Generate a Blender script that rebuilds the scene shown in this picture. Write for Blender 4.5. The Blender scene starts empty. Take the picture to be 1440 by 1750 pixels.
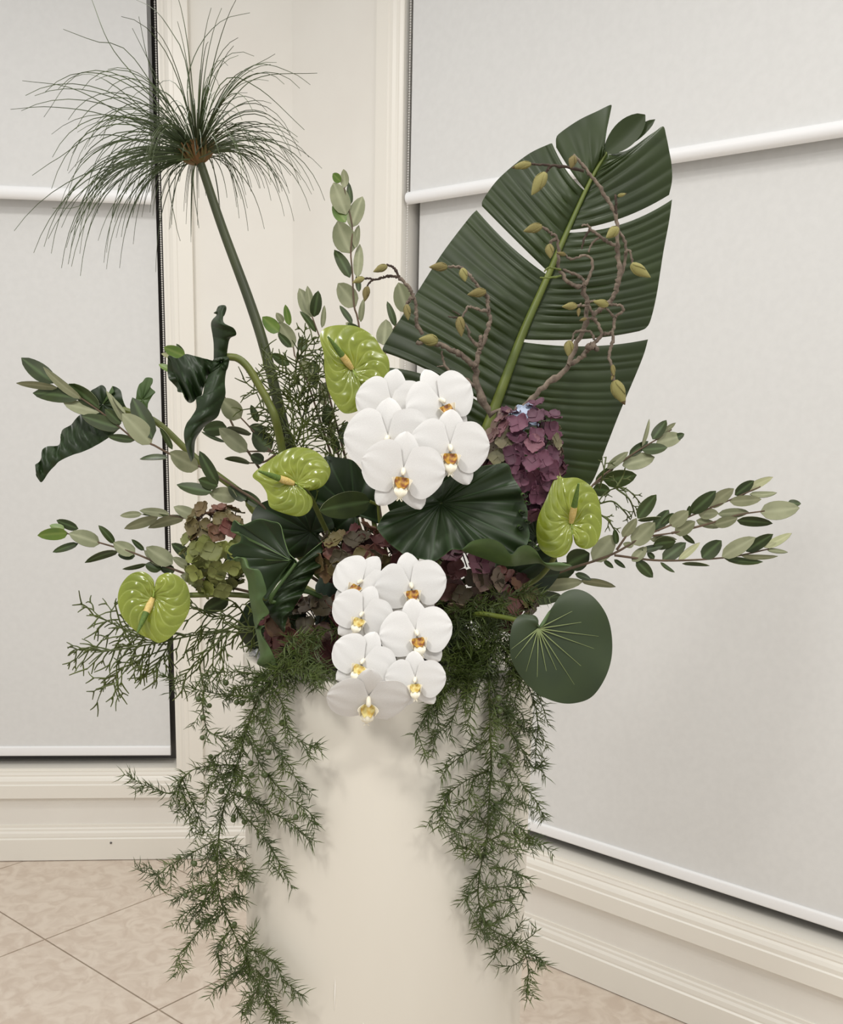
import bpy, bmesh, math, random
import numpy as np
from mathutils import Vector, Matrix

# ------------------------------------------------------------------ camera
sc = bpy.context.scene
C = np.array([0.0, -1.2, 1.35])
PITCH, ROLL = math.radians(11.038), math.radians(1.322)
FPX, CX, CY = 1779.0, 744.6, 1069.5            # focal length and principal point, 1440x1750 frame
fw = np.array([0, math.cos(PITCH), -math.sin(PITCH)])
_rt = np.array([1.0, 0, 0]); _up = np.cross(_rt, fw)
rt = _rt * math.cos(ROLL) + _up * math.sin(ROLL)
up = -_rt * math.sin(ROLL) + _up * math.cos(ROLL)
cam_d = bpy.data.cameras.new('camera'); cam = bpy.data.objects.new('camera', cam_d)
sc.collection.objects.link(cam)
cam.matrix_world = Matrix(((rt[0], up[0], -fw[0], C[0]), (rt[1], up[1], -fw[1], C[1]), (rt[2], up[2], -fw[2], C[2]), (0, 0, 0, 1)))
cam_d.sensor_fit = 'AUTO'; cam_d.sensor_width = 36.0; cam_d.lens = 36.0 * FPX / 1750
cam_d.shift_x = (720 - CX) / 1750; cam_d.shift_y = (CY - 875) / 1750
cam_d.clip_start = 0.02
sc.camera = cam

# ------------------------------------------------------------------ world, lights, exposure
w = bpy.data.worlds.new('room_ambience'); sc.world = w; w.use_nodes = True
w.node_tree.nodes['Background'].inputs[0].default_value = (1.0, 0.985, 0.965, 1)
w.node_tree.nodes['Background'].inputs[1].default_value = 0.42
sc.view_settings.view_transform = 'Standard'; sc.view_settings.look = 'None'
sc.view_settings.gamma = 1; sc.view_settings.use_curve_mapping = False
sc.view_settings.exposure = 0.72
for k, (x, y, e) in enumerate([(-0.95, 0.55, 7.0), (0.25, 0.05, 3.6), (-0.75, -1.3, 13.5), (0.75, -1.4, 11)]):
    ld = bpy.data.lights.new('ceiling_downlight', 'AREA'); ld.shape = 'DISK'; ld.size = 0.3
    ld.energy = e; ld.color = (1.0, 0.975, 0.94)
    lo = bpy.data.objects.new('ceiling_downlight', ld); lo.location = (x, y, 2.68); sc.collection.objects.link(lo)

# ------------------------------------------------------------------ helpers
rng = random.Random(7)
COL = sc.collection
WO = {}                                          # object name -> world origin its vertices are relative to


def P(px, py, y):
    """point of the place seen at pixel (px,py) at depth plane y"""
    d = (px - CX) / FPX * rt - (py - CY) / FPX * up + fw
    return C + d * ((y - C[1]) / d[1])


def cr(ox, oy, s, pts):
    return [(ox + p[0] * s, oy + p[1] * s) + tuple(p[2:]) for p in pts]


PX = 1.2 / FPX                                   # metres per pixel at the arrangement


def thing(name, label, cat, base, group=None):
    o = bpy.data.objects.new(name, None); COL.objects.link(o)
    o.location = tuple(base); o.empty_display_size = 0.02
    o['label'] = label; o['category'] = cat
    if group: o['group'] = group
    WO[o.name] = np.array(base, float)
    return o


def struct(name):
    o = bpy.data.objects.new(name, None); COL.objects.link(o); o['kind'] = 'structure'; o.empty_display_size = 0.02
    WO[o.name] = np.zeros(3)
    return o


def mesh_obj(name, verts, faces, mats, parent=None, fmat=None, smooth=True, attr=None, stuff=False, label=None):
    v = np.asarray(verts, float).reshape(-1, 3)
    if parent is not None:
        og = WO[parent.name]
    else:
        og = np.zeros(3)
    v = v - og
    me = bpy.data.meshes.new(name)
    me.from_pydata(v.tolist(), [], [tuple(int(i) for i in f) for f in faces])
    for m in (mats if isinstance(mats, (list, tuple)) else [mats]): me.materials.append(m)
    if fmat is not None: me.polygons.foreach_set('material_index', np.asarray(fmat, 'i'))
    if smooth: me.polygons.foreach_set('use_smooth', np.ones(len(me.polygons), bool))
    if attr is not None:
        a = me.attributes.new('vein', 'FLOAT', 'POINT'); a.data.foreach_set('value', np.asarray(attr, 'f'))
    me.update()
    if smooth and len(me.polygons) < 20000: me.set_sharp_from_angle(angle=math.radians(72))
    o = bpy.data.objects.new(name, me); COL.objects.link(o)
    if parent is not None: o.parent = parent
    WO[o.name] = og
    if stuff: o['kind'] = 'stuff'
    if label: o['label'] = label
    return o


def inst(name, me, M, parent):
    """shared mesh placed with world matrix M under parent"""
    o = bpy.data.objects.new(name, me); COL.objects.link(o); o.parent = parent
    M = M.copy(); M.translation = M.translation - Vector(WO[parent.name])
    o.matrix_local = M
    return o


def cat_rom(pts, n, closed=False):
    p = np.asarray(pts, float); k = len(p)
    if k == 2 and not closed:
        t = np.linspace(0, 1, n)[:, None]; return p[0] * (1 - t) + p[1] * t
    if closed:
        q = np.vstack([p[-1], p, p[0], p[1]]); seg = k
    else:
        q = np.vstack([2 * p[0] - p[1], p, 2 * p[-1] - p[-2]]); seg = k - 1
    # sample by chord length
    d = np.linalg.norm(np.diff(q[1:seg + 2], axis=0), axis=1) + 1e-9
    cum = np.concatenate([[0], np.cumsum(d)])
    s = np.linspace(0, cum[-1], n, endpoint=not closed)
    out = []
    for x in s:
        i = min(int(np.searchsorted(cum, x, side='right') - 1), seg - 1); t = (x - cum[i]) / d[i]
        a, b, c, e = q[i], q[i + 1], q[i + 2], q[i + 3]
        out.append(0.5 * ((2 * b) + (c - a) * t + (2 * a - 5 * b + 4 * c - e) * t * t + (3 * b - a - 3 * c + e) * t ** 3))
    return np.array(out)


def tube(pts, rad, sides=6, cap=True):
    p = np.asarray(pts, float); n = len(p)
    r = np.full(n, rad) if np.isscalar(rad) else np.interp(np.linspace(0, 1, n), np.linspace(0, 1, len(rad)), rad)
    t = np.gradient(p, axis=0); t /= np.linalg.norm(t, axis=1)[:, None] + 1e-12
    a = np.array([0, 0, 1.0]) if abs(t[0][2]) < 0.9 else np.array([1.0, 0, 0])
    nrm = np.cross(t[0], a); nrm /= np.linalg.norm(nrm)
    V = []; F = []
    for i in range(n):
        nrm = nrm - t[i] * (nrm @ t[i]); nrm /= np.linalg.norm(nrm) + 1e-12
        b = np.cross(t[i], nrm)
        for k in range(sides):
            an = 2 * math.pi * k / sides
            V.append(p[i] + r[i] * (math.cos(an) * nrm + math.sin(an) * b))
    for i in range(n - 1):
        for k in range(sides):
            F.append((i * sides + k, i * sides + (k + 1) % sides, (i + 1) * sides + (k + 1) % sides, (i + 1) * sides + k))
    if cap:
        F.append(tuple(range(sides))[::-1]); F.append(tuple((n - 1) * sides + k for k in range(sides)))
    return V, F


class MB:
    def __init__(s): s.v = []; s.f = []; s.m = []
    def add(s, V, F, m=0):
        o = len(s.v); s.v.extend(list(V)); s.f.extend([tuple(i + o for i in f) for f in F]); s.m.extend([m] * len(F)); return s
    def build(s, name, mats, parent, **k):
        return mesh_obj(name, s.v, s.f, mats, parent, fmat=s.m, **k)


def sheet(G, th, wrap=False, attr=None, ref=None):
    """grid of points (n,m,3) -> closed two-sided sheet; slot 0 towards the reference point, slot 1 away"""
    n, m = G.shape[:2]
    du = np.gradient(G, axis=0)
    dv = (np.roll(G, -1, 1) - np.roll(G, 1, 1)) if wrap else np.gradient(G, axis=1)
    N = np.cross(du, dv); N /= np.linalg.norm(N, axis=2)[..., None] + 1e-12
    ref = C if ref is None else ref
    s = np.sign((N * (ref - G)).sum(2).mean()) or 1.0
    N = N * s
    B = G - N * th
    V = np.concatenate([G.reshape(-1, 3), B.reshape(-1, 3)]); K = n * m
    F = []; fm = []
    mm = m if wrap else m - 1
    for i in range(n - 1):
        for j in range(mm):
            a, b, c, d = i * m + j, i * m + (j + 1) % m, (i + 1) * m + (j + 1) % m, (i + 1) * m + j
            q = (a, d, c, b) if s > 0 else (a, b, c, d)
            F.append(q); fm.append(0)
            F.append(tuple(x + K for x in q[::-1])); fm.append(1)
    # rim
    def rim(seq):
        for a, b in seq:
            F.append((a, b, b + K, a + K) if s > 0 else (b, a, a + K, b + K)); fm.append(1)
    rim([((n - 1) * m + (j + 1) % m, (n - 1) * m + j) for j in range(mm)])
    if not wrap:
        rim([(j, j + 1) for j in range(m - 1)])
        rim([((i + 1) * m, i * m) for i in range(n - 1)])
        rim([(i * m + m - 1, (i + 1) * m + m - 1) for i in range(n - 1)])
    at = None
    if attr is not None: at = np.concatenate([attr.reshape(-1), attr.reshape(-1)])
    return V, F, fm, at


# ------------------------------------------------------------------ materials
def lin(c):
    return tuple(((x / 255) / 12.92 if x / 255 <= 0.04045 else ((x / 255 + 0.055) / 1.055) ** 2.4) for x in c) + (1.0,)


def mat(name, col, col2=None, rough=0.5, scale=40.0, vein=None, spec=0.5, bump=0.0, bscale=200.0, transl=0.0, objrand=0.0, stretch=None, ramp=(0.35, 0.65), coat=0.0, metal=0.0, distort=0.0):
    m = bpy.data.materials.new(name); m.use_nodes = True
    nt = m.node_tree; b = nt.nodes['Principled BSDF']
    b.inputs['Roughness'].default_value = rough; b.inputs['Specular IOR Level'].default_value = spec
    b.inputs['Metallic'].default_value = metal; b.inputs['Coat Weight'].default_value = coat
    tc = nt.nodes.new('ShaderNodeTexCoord')
    src = None
    vec = tc.outputs['Object']
    if stretch:
        mp = nt.nodes.new('ShaderNodeMapping'); mp.inputs['Scale'].default_value = stretch
        nt.links.new(vec, mp.inputs['Vector']); vec = mp.outputs['Vector']
    if col2 is not None:
        nz = nt.nodes.new('ShaderNodeTexNoise'); nz.inputs['Scale'].default_value = scale; nz.inputs['Detail'].default_value = 6; nz.inputs['Distortion'].default_value = distort
        nt.links.new(vec, nz.inputs['Vector'])
        rp = nt.nodes.new('ShaderNodeValToRGB'); rp.color_ramp.elements[0].position = ramp[0]; rp.color_ramp.elements[1].position = ramp[1]
        rp.color_ramp.elements[0].color = lin(col); rp.color_ramp.elements[1].color = lin(col2)
        fac = nz.outputs['Fac']
        if objrand:
            oi = nt.nodes.new('ShaderNodeObjectInfo')
            ma = nt.nodes.new('ShaderNodeMath'); ma.operation = 'MULTIPLY_ADD'; ma.inputs[1].default_value = objrand; ma.inputs[2].default_value = -objrand / 2
            nt.links.new(oi.outputs['Random'], ma.inputs[0])
            ad = nt.nodes.new('ShaderNodeMath'); ad.operation = 'ADD'
            nt.links.new(fac, ad.inputs[0]); nt.links.new(ma.outputs[0], ad.inputs[1]); fac = ad.outputs[0]
        nt.links.new(fac, rp.inputs['Fac']); src = rp.outputs['Color']
    if vein is not None:
        at = nt.nodes.new('ShaderNodeAttribute'); at.attribute_name = 'vein'
        mx = nt.nodes.new('ShaderNodeMix'); mx.data_type = 'RGBA'
        nt.links.new(at.outputs['Fac'], mx.inputs['Factor'])
        if src: nt.links.new(src, mx.inputs['A'])
        else: mx.inputs['A'].default_value = lin(col)
        mx.inputs['B'].default_value = lin(vein); src = mx.outputs['Result']
    if src: nt.links.new(src, b.inputs['Base Color'])
    else: b.inputs['Base Color'].default_value = lin(col)
    if bump:
        nb = nt.nodes.new('ShaderNodeTexNoise'); nb.inputs['Scale'].default_value = bscale; nb.inputs['Detail'].default_value = 4
        nt.links.new(vec, nb.inputs['Vector'])
        bp = nt.nodes.new('ShaderNodeBump'); bp.inputs['Strength'].default_value = bump; bp.inputs['Distance'].default_value = 0.002
        nt.links.new(nb.outputs['Fac'], bp.inputs['Height']); nt.links.new(bp.outputs['Normal'], b.inputs['Normal'])
    if transl:
        tr = nt.nodes.new('ShaderNodeBsdfTranslucent'); ms = nt.nodes.new('ShaderNodeMixShader'); ms.inputs[0].default_value = transl
        if src: nt.links.new(src, tr.inputs['Color'])
        else: tr.inputs['Color'].default_value = lin(col)
        nt.links.new(b.outputs[0], ms.inputs[1]); nt.links.new(tr.outputs[0], ms.inputs[2])
        nt.links.new(ms.outputs[0], nt.nodes['Material Output'].inputs['Surface'])
    return m


M = {}
M['wall'] = mat('wall_paint', (234, 231, 223), (231, 227, 219), rough=0.6, scale=6, bump=0.05, bscale=300)
M['trim'] = mat('trim_gloss_paint', (235, 231, 221), rough=0.35)
M['blind'] = mat('blind_fabric', (222, 222, 220), (219, 219, 217), rough=0.85, scale=60, bump=0.08, bscale=900, spec=0.2)
M['rail'] = mat('blind_rail_fabric', (240, 240, 240), rough=0.45)
M['chain'] = mat('chain_plastic', (225, 223, 218), rough=0.4)
M['winframe'] = mat('window_frame_paint', (90, 86, 82), rough=0.4)
M['glass'] = mat('night_window_glass', (10, 10, 12), rough=0.05)
M['tile'] = mat('floor_tile_ceramic', (202, 186, 170), (217, 204, 189), rough=0.32, scale=19, distort=1.4, bump=0.08, bscale=60, ramp=(0.36, 0.62))
M['grout'] = mat('grout', (172, 156, 138), rough=0.9)
M['ped'] = mat('pedestal_paint', (224, 218, 205), (219, 212, 198), rough=0.5, scale=5, bump=0.06, bscale=120, stretch=(1, 1, 0.4))
M['scuff'] = mat('paint_scuff', (240, 236, 226), rough=0.5)
M['dish'] = mat('dish_plastic', (20, 22, 20), rough=0.5)
M['foam'] = mat('floral_foam', (28, 48, 30), (20, 36, 24), rough=0.95, scale=200)
M['film'] = mat('clear_wrap', (225, 228, 230), rough=0.15)
M['film'].node_tree.nodes['Principled BSDF'].inputs['Transmission Weight'].default_value = 0.75
M['pap_stem'] = mat('papyrus_stem', (62, 68, 36), (50, 56, 31), rough=0.45, scale=60, stretch=(1, 1, 0.1))
M['pap_ray'] = mat('papyrus_ray', (62, 76, 30), (48, 58, 28), rough=0.5, scale=20)
M['pap_core'] = mat('papyrus_core', (122, 80, 42), (96, 88, 42), rough=0.7, scale=150)
M['ban'] = mat('banana_blade', (46, 59, 23), (38, 50, 20), rough=0.45, scale=14, spec=0.35)
M['ban_b'] = mat('banana_blade_underside', (74, 100, 60), rough=0.5)
M['rib'] = mat('banana_midrib', (104, 114, 42), (86, 100, 40), rough=0.45, scale=30)
M['bark'] = mat('magnolia_bark', (130, 116, 101), (94, 81, 70), rough=0.85, scale=110, bump=0.5, bscale=260)
M['bark_d'] = mat('dark_twig_bark', (78, 62, 50), (56, 44, 36), rough=0.85, scale=140, bump=0.5, bscale=300)
M['bud'] = mat('magnolia_bud', (150, 144, 86), (112, 98, 56), rough=0.75, scale=160, bump=0.4, bscale=500, objrand=0.35)
M['bud_tip'] = mat('bud_scale', (104, 84, 48), (76, 60, 38), rough=0.8, scale=200)
M['ol_d'] = mat('olive_leaf_top', (54, 66, 26), (43, 54, 23), spec=0.35, rough=0.45, scale=50, vein=(84, 104, 62), objrand=0.3)
M['ol_u'] = mat('olive_leaf_underside', (138, 140, 108), (118, 122, 90), rough=0.65, scale=60, vein=(160, 162, 130), objrand=0.3)
M['ol_l'] = mat('olive_leaf_young', (104, 128, 48), (84, 112, 44), rough=0.42, scale=50, vein=(128, 146, 74))
M['ol_y'] = mat('olive_leaf_pale', (190, 190, 150), (172, 176, 132), rough=0.6, scale=60, vein=(200, 200, 160))
M['ol_stem'] = mat('olive_stem', (104, 84, 66), (84, 70, 54), rough=0.8, scale=90)
M['anth'] = mat('anthurium_spathe', (134, 144, 48), (114, 126, 38), rough=0.24, scale=30, vein=(176, 186, 104), coat=0.15)
M['anth_b'] = mat('anthurium_spathe_back', (140, 160, 66), rough=0.4)
M['spadix'] = mat('spadix_yellow', (224, 198, 128), (208, 180, 104), rough=0.6, scale=300, bump=0.5, bscale=900)
M['spadix_g'] = mat('spadix_green', (96, 120, 44), (80, 106, 40), rough=0.6, scale=300, bump=0.5, bscale=900)
M['gstem'] = mat('green_stalk', (102, 108, 44), (84, 94, 38), rough=0.45, scale=40)
M['orch'] = mat('orchid_petal', (237, 236, 233), (231, 229, 226), rough=0.5, scale=50, transl=0.18, spec=0.3)
M['lip'] = mat('orchid_lip', (244, 240, 226), (236, 226, 196), rough=0.45, scale=70)
M['throat'] = mat('orchid_throat', (196, 152, 56), (128, 74, 38), rough=0.5, scale=9, ramp=(0.42, 0.6))
M['throat_pale'] = mat('orchid_throat_pale', (222, 208, 140), (192, 158, 70), rough=0.5, scale=9, ramp=(0.42, 0.62))
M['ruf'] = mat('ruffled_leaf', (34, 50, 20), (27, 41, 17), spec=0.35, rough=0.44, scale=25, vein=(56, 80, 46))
M['ruf_b'] = mat('ruffled_leaf_underside', (72, 94, 46), (60, 82, 40), rough=0.5, scale=40, vein=(110, 136, 84))
M['rnd'] = mat('round_leaf', (46, 60, 26), (38, 52, 23), rough=0.48, scale=20, vein=(150, 160, 110))
M['rnd_b'] = mat('round_leaf_underside', (86, 108, 66), rough=0.6)
M['vein'] = mat('leaf_vein', (124, 136, 86), rough=0.5)
M['hy_p'] = mat('hydrangea_purple', (102, 58, 76), (80, 44, 60), rough=0.6, scale=45, objrand=0.8)
M['hy_m'] = mat('hydrangea_mauve_green', (118, 74, 86), (106, 102, 72), rough=0.6, scale=35, objrand=0.6)
M['hy_b'] = mat('hydrangea_pale_blue', (160, 172, 192), rough=0.6)
M['hy_g'] = mat('hydrangea_green', (122, 128, 62), (100, 104, 54), rough=0.6, scale=45, objrand=0.6)
M['hy_r'] = mat('hydrangea_maroon', (100, 56, 48), (96, 86, 48), rough=0.6, scale=40, objrand=0.7)
M['hy_d'] = mat('hydrangea_dark_red', (76, 32, 32), (62, 54, 34), rough=0.65, scale=40, objrand=0.8)
M['fern'] = mat('asparagus_needle', (78, 92, 34), (56, 70, 27), rough=0.55, scale=30)
M['fern_s'] = mat('asparagus_stem', (66, 72, 34), rough=0.6)
M['coral'] = mat('coral_fern_filament', (80, 90, 30), (62, 72, 24), rough=0.55, scale=30)
M['berry'] = mat('asparagus_berry', (82, 94, 50), (62, 74, 40), rough=0.35, scale=80)

# ------------------------------------------------------------------ the room shell
K = np.array([-0.428, 1.880, 0.0])                       # corner of the two walls on the floor
aL, aR = math.radians(4.9), math.radians(-40.3)
uL = np.array([math.cos(aL), math.sin(aL), 0]); nL = np.array([math.sin(aL), -math.cos(aL), 0])
uR = np.array([math.cos(aR), math.sin(aR), 0]); nR = np.array([math.sin(aR), -math.cos(aR), 0])
Z = np.array([0, 0, 1.0])


def wl(u, z, d=0.0): return K + uL * u + Z * z + nL * d     # d > 0 into the room
def wr(u, z, d=0.0): return K + uR * u + Z * z + nR * d


def box_uzd(W, u0, u1, z0, z1, d0, d1):
    V = [W(u, z, d) for d in (d0, d1) for z in (z0, z1) for u in (u0, u1)]
    F = [(0, 1, 3, 2), (4, 6, 7, 5), (0, 4, 5, 1), (2, 3, 7, 6), (0, 2, 6, 4), (1, 5, 7, 3)]
    return V, F


HT = 2.75
SKP = [(0.0, 0.0025), (0.018, 0.0025), (0.018, 0.070), (0.014, 0.0735), (0.0145, 0.078), (0.013, 0.088), (0.009, 0.094), (0.0085, 0.100), (0.0055, 0.104), (0.005, 0.1125), (0, 0.1125)]
ARP = [(0.082, 0.0), (0.082, 0.020), (0.042, 0.020), (0.039, 0.0165), (0.036, 0.0165), (0.029, 0.0165), (0.021, 0.0125), (0.016, 0.0085), (0.012, 0.009), (0.004, 0.006), (0.0, 0.006), (0.0, 0.0)]


def wall(name, W, ua, ub, w0, w1, z0, z1):
    b = MB()
    th = -0.14
    b.add(*box_uzd(W, ua, ub, 0, z0, th, 0))
    b.add(*box_uzd(W, ua, ub, z1, HT, th, 0))
    b.add(*box_uzd(W, ua, w0, z0, z1, th, 0))
    b.add(*box_uzd(W, w1, ub, z0, z1, th, 0))
    o = b.build(name, M['wall'], None, smooth=False); o['kind'] = 'structure'
    return o


ZW0, ZW1 = 0.286, 2.56
LW0, LW1 = -1.75, -0.3575
RW0, RW1 = 0.420, 1.95
wall('wall_left', wl, -3.3, 0.0, LW0, LW1, ZW0, ZW1)
wall('wall_right', wr, 0.0, 2.6, RW0, RW1, ZW0, ZW1)


def skirting(name, W, ua, ub, mitre_a, mitre_b):
    V = []; F = []; n = len(SKP); tn = math.tan(math.radians(22.6))
    for (u, mi) in ((ua, mitre_a), (ub, mitre_b)):
        for d, z in SKP: V.append(W(u + mi * d * tn, z, d))
    for i in range(n - 1): F.append((i, i + 1, n + i + 1, n + i))
    F.append(tuple(range(n))[::-1]); F.append(tuple(range(n, 2 * n)))
    o = mesh_obj(name, V, F, M['trim'], None, smooth=False); o['kind'] = 'structure'


skirting('baseboard_left', wl, -3.3, 0.0, 0, -1)
skirting('baseboard_right', wr, 0.0, 2.6, 1, 0)


def architrave(name, W, u0, u1, z0, z1):
    V = []; F = []; n = len(ARP)
    for (u, z, su, sz) in ((u0, z0, -1, -1), (u1, z0, 1, -1), (u1, z1, 1, 1), (u0, z1, -1, 1)):
        for ww, d in ARP: V.append(W(u + su * ww, z + sz * ww, d))
    for c in range(4):
        for i in range(n - 1):
            a, b2 = c * n + i, ((c + 1) % 4) * n + i
            F.append((a, a + 1, b2 + 1, b2))
    o = mesh_obj(name, V, F, M['trim'], None, smooth=False); o['kind'] = 'structure'


nb = bpy.data.objects['baseboard_left']; q = wl(-0.56, 0.058, 0.0185)
V, F = tube([q, q + nL * 0.002, q + nL * 0.003], [0.0035, 0.0032, 0.001], 8); mesh_obj('dark_speck', V, F, M['winframe'], nb)
architrave('trim_1', wl, LW0, LW1, ZW0, ZW1)
architrave('trim_2', wr, RW0, RW1, ZW0, ZW1)


def window(name, W, u0, u1, z0, z1):
    o = struct(name)
    b = MB(); f = 0.045
    for (a, c, p, q) in ((u0, u1, z0, z0 + f), (u0, u1, z1 - f, z1), (u0, u0 + f, z0 + f, z1 - f), (u1 - f, u1, z0 + f, z1 - f)):
        b.add(*box_uzd(W, a, c, p, q, -0.135, -0.095))
    b.build('window_frame', M['winframe'], o, smooth=False)
    mesh_obj('pane', *box_uzd(W, u0 + f, u1 - f, z0 + f, z1 - f, -0.118, -0.112), M['glass'], o, smooth=False)
    V, F = box_uzd(W, u0, u1, z0 - 0.0, z0 + 0.006, -0.095, -0.001)
    mesh_obj('window_sill', V, F, M['trim'], o, smooth=False)


window('window_1', wl, LW0, LW1, ZW0, ZW1)
window('window_2', wr, RW0, RW1, ZW0, ZW1)


def blind(W, u0, u1, zb, ztop, d, railh, railt, label, chain_u=None, chain_z=None, round_rail=True, over=0.0):
    t = thing('roller_blind', label, 'roller blind', W((u0 + u1) / 2, zb, d), 'roller blinds over the bay windows')
    n = 24
    V = []
    for k in range(n + 1):
        u = u0 + (u1 - u0) * k / n
        for z in (zb + railh * 0.5, ztop):
            V.append(W(u, z, d + 0.0005))
            V.append(W(u, z, d - 0.0005))
    F = []
    for k in range(n):
        a = 4 * k
        F += [(a, a + 4, a + 6, a + 2), (a + 1, a + 3, a + 7, a + 5), (a, a + 1, a + 5, a + 4), (a + 2, a + 6, a + 7, a + 3)]
    F += [(0, 2, 3, 1), (4 * n, 4 * n + 1, 4 * n + 3, 4 * n + 2)]
    mesh_obj('fabric', V, F, M['blind'], t, smooth=False)
    # rail
    V = []; F = []; s = 18
    prof = []
    for k in range(s):
        an = 2 * math.pi * k / s; e = 1.0 if round_rail else 0.45
        c_, s_ = math.cos(an), math.sin(an)
        prof.append((d + railt / 2 * (abs(c_) ** e) * (1 if c_ > 0 else -1), zb + railh / 2 + railh / 2 * (abs(s_) ** e) * (1 if s_ > 0 else -1)))
    for u in (u0 - over, u1 + over):
        for dd, z in prof: V.append(W(u, z, dd))
    for k in range(s): F.append((k, (k + 1) % s, s + (k + 1) % s, s + k))
    F += [tuple(range(s))[::-1], tuple(range(s, 2 * s))]
    mesh_obj('bottom_rail', V, F, M['rail'], t)
    # roller tube at the head
    V, F = tube([W(u0, ztop - 0.0, d - 0.02), W(u1, ztop, d - 0.02)], 0.02, 14)
    mesh_obj('roller_tube', V, F, M['rail'], t)
    if chain_u is not None:
        b = MB(); z = chain_z; dd = -0.014 if W is wl else 0.001
        while z < ztop:
            c0 = W(chain_u, z, d + dd)
            r = 0.0030
            V = [c0 + r * np.array(q) for q in ((0, 0, 1), (1, 0, 0), (0, 1, 0), (-1, 0, 0), (0, -1, 0), (0, 0, -1))]
            b.add(V, [(0, 1, 2), (0, 2, 3), (0, 3, 4), (0, 4, 1), (5, 2, 1), (5, 3, 2), (5, 4, 3), (5, 1, 4)])
            z += 0.0062
        b.add(*tube([W(chain_u, chain_z, d + dd), W(chain_u, ztop, d + dd)], 0.0007, 4))
        b.build('bead_chain', M['chain'], t, stuff=True)
    return t


# left window: short outer blind, long inner blind
blind(wl, LW0 + 0.03, -0.383, 1.922, 2.54, 0.012, 0.034, 0.026, 'short white roller blind on the window behind the papyrus head', chain_u=-0.3640, chain_z=0.9)
blind(wl, LW0 + 0.02, -0.381, 0.322, 2.50, -0.035, 0.030, 0.014, 'full-length white roller blind at the left, ending just above the skirting', round_rail=False)
blind(wr, 0.438, RW1 - 0.03, 1.893, 2.54, -0.006, 0.030, 0.028, 'short white roller blind with thick bottom rail behind the banana leaf', chain_u=0.4305, chain_z=1.1, over=0.006)
blind(wr, 0.440, RW1 - 0.02, 0.318, 2.50, -0.042, 0.028, 0.016, 'full-length white roller blind at the right, behind the olive sprays', round_rail=False)

# floor of square tiles laid on the diagonal
floor = struct('floor')
fl = [(-2.6, -2.2), (2.4, -2.2)]
pR = wr(2.6, 0); pL = wl(-3.3, 0)
mesh_obj('grout_bed', [(-3.7, -2.2, -0.03), (2.6, -2.2, -0.03), (pR[0], pR[1], -0.03), (K[0], K[1], -0.03), (pL[0], pL[1], -0.03), (-3.7, -2.2, -0.003), (2.6, -2.2, -0.003), (pR[0], pR[1], -0.003), (K[0], K[1], -0.003), (pL[0], pL[1], -0.003)],
         [(5, 6, 7, 8), (5, 8, 9), (0, 3, 2, 1), (0, 4, 3), (0, 1, 6, 5), (1, 2, 7, 6), (2, 3, 8, 7), (3, 4, 9, 8), (4, 0, 5, 9)], M['grout'], floor, smooth=False)


def clip(poly, O, n):
    out = []
    for i in range(len(poly)):
        a, b = poly[i], poly[(i + 1) % len(poly)]
        da, db = (a - O) @ n, (b - O) @ n
        if da >= 0: out.append(a)
        if da * db < 0: out.append(a + (b - a) * da / (da - db))
    return out


T0 = np.array([-1.0034, 1.3119]); TS = 0.4957; ta = math.radians(-39.6)
e1 = np.array([math.cos(ta), math.sin(ta)]); e2 = np.array([-math.sin(ta), math.cos(ta)])
g = 0.0023
for i in range(-8, 9):
    for j in range(-10, 8):
        o = T0 + e1 * TS * i + e2 * TS * j
        quad = [o + e1 * g + e2 * g, o + e1 * (TS - g) + e2 * g, o + e1 * (TS - g) + e2 * (TS - g), o + e1 * g + e2 * (TS - g)]
        c = o + (e1 + e2) * TS / 2
        if c[0] < -2.9 or c[0] > 2.2 or c[1] < -0.9 or c[1] > 2.4: continue
        q = clip(quad, K[:2] + nL[:2] * 0.002, nL[:2]); q = clip(q, K[:2] + nR[:2] * 0.002, nR[:2]) if len(q) > 2 else q
        if len(q) < 3: continue
        n = len(q)
        V = [(p[0], p[1], 0.0) for p in q] + [(p[0], p[1], -0.0025) for p in q]
        F = [tuple(range(n)), tuple(range(2 * n - 1, n - 1, -1))] + [(k, n + k, n + (k + 1) % n, (k + 1) % n) for k in range(n)]
        mesh_obj('tile', V, F, M['tile'], floor, smooth=False)

# ------------------------------------------------------------------ pedestal
PC = np.array([-0.0535, 0.0]); PR = 0.1705
TOPZ = float(P(657, 1172, -PR)[2])
ped = thing('pedestal', 'tall cream painted cylindrical pedestal carrying the flower arrangement', 'pedestal', (PC[0], PC[1], 0))


def lathe(prof, n=96, cx=PC[0], cy=PC[1]):
    V = []; F = []
    for r, z in prof:
        for k in range(n):
            an = 2 * math.pi * k / n; V.append((cx + r * math.cos(an), cy + r * math.sin(an), z))
    for i in range(len(prof) - 1):
        for k in range(n): F.append((i * n + k, i * n + (k + 1) % n, (i + 1) * n + (k + 1) % n, (i + 1) * n + k))
    F.append(tuple(range((len(prof) - 1) * n, len(prof) * n)))
    return V, F


mesh_obj('column', *lathe([(PR - 0.004, 0), (PR, 0.004), (PR, 0.3), (PR, 0.7), (PR, TOPZ - 0.004), (PR - 0.0012, TOPZ - 0.001), (PR - 0.004, TOPZ), (PR - 0.012, TOPZ), (PR - 0.014, TOPZ - 0.006)]), M['ped'], ped)
ped.children[0].data.polygons[-1].use_smooth = False
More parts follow.
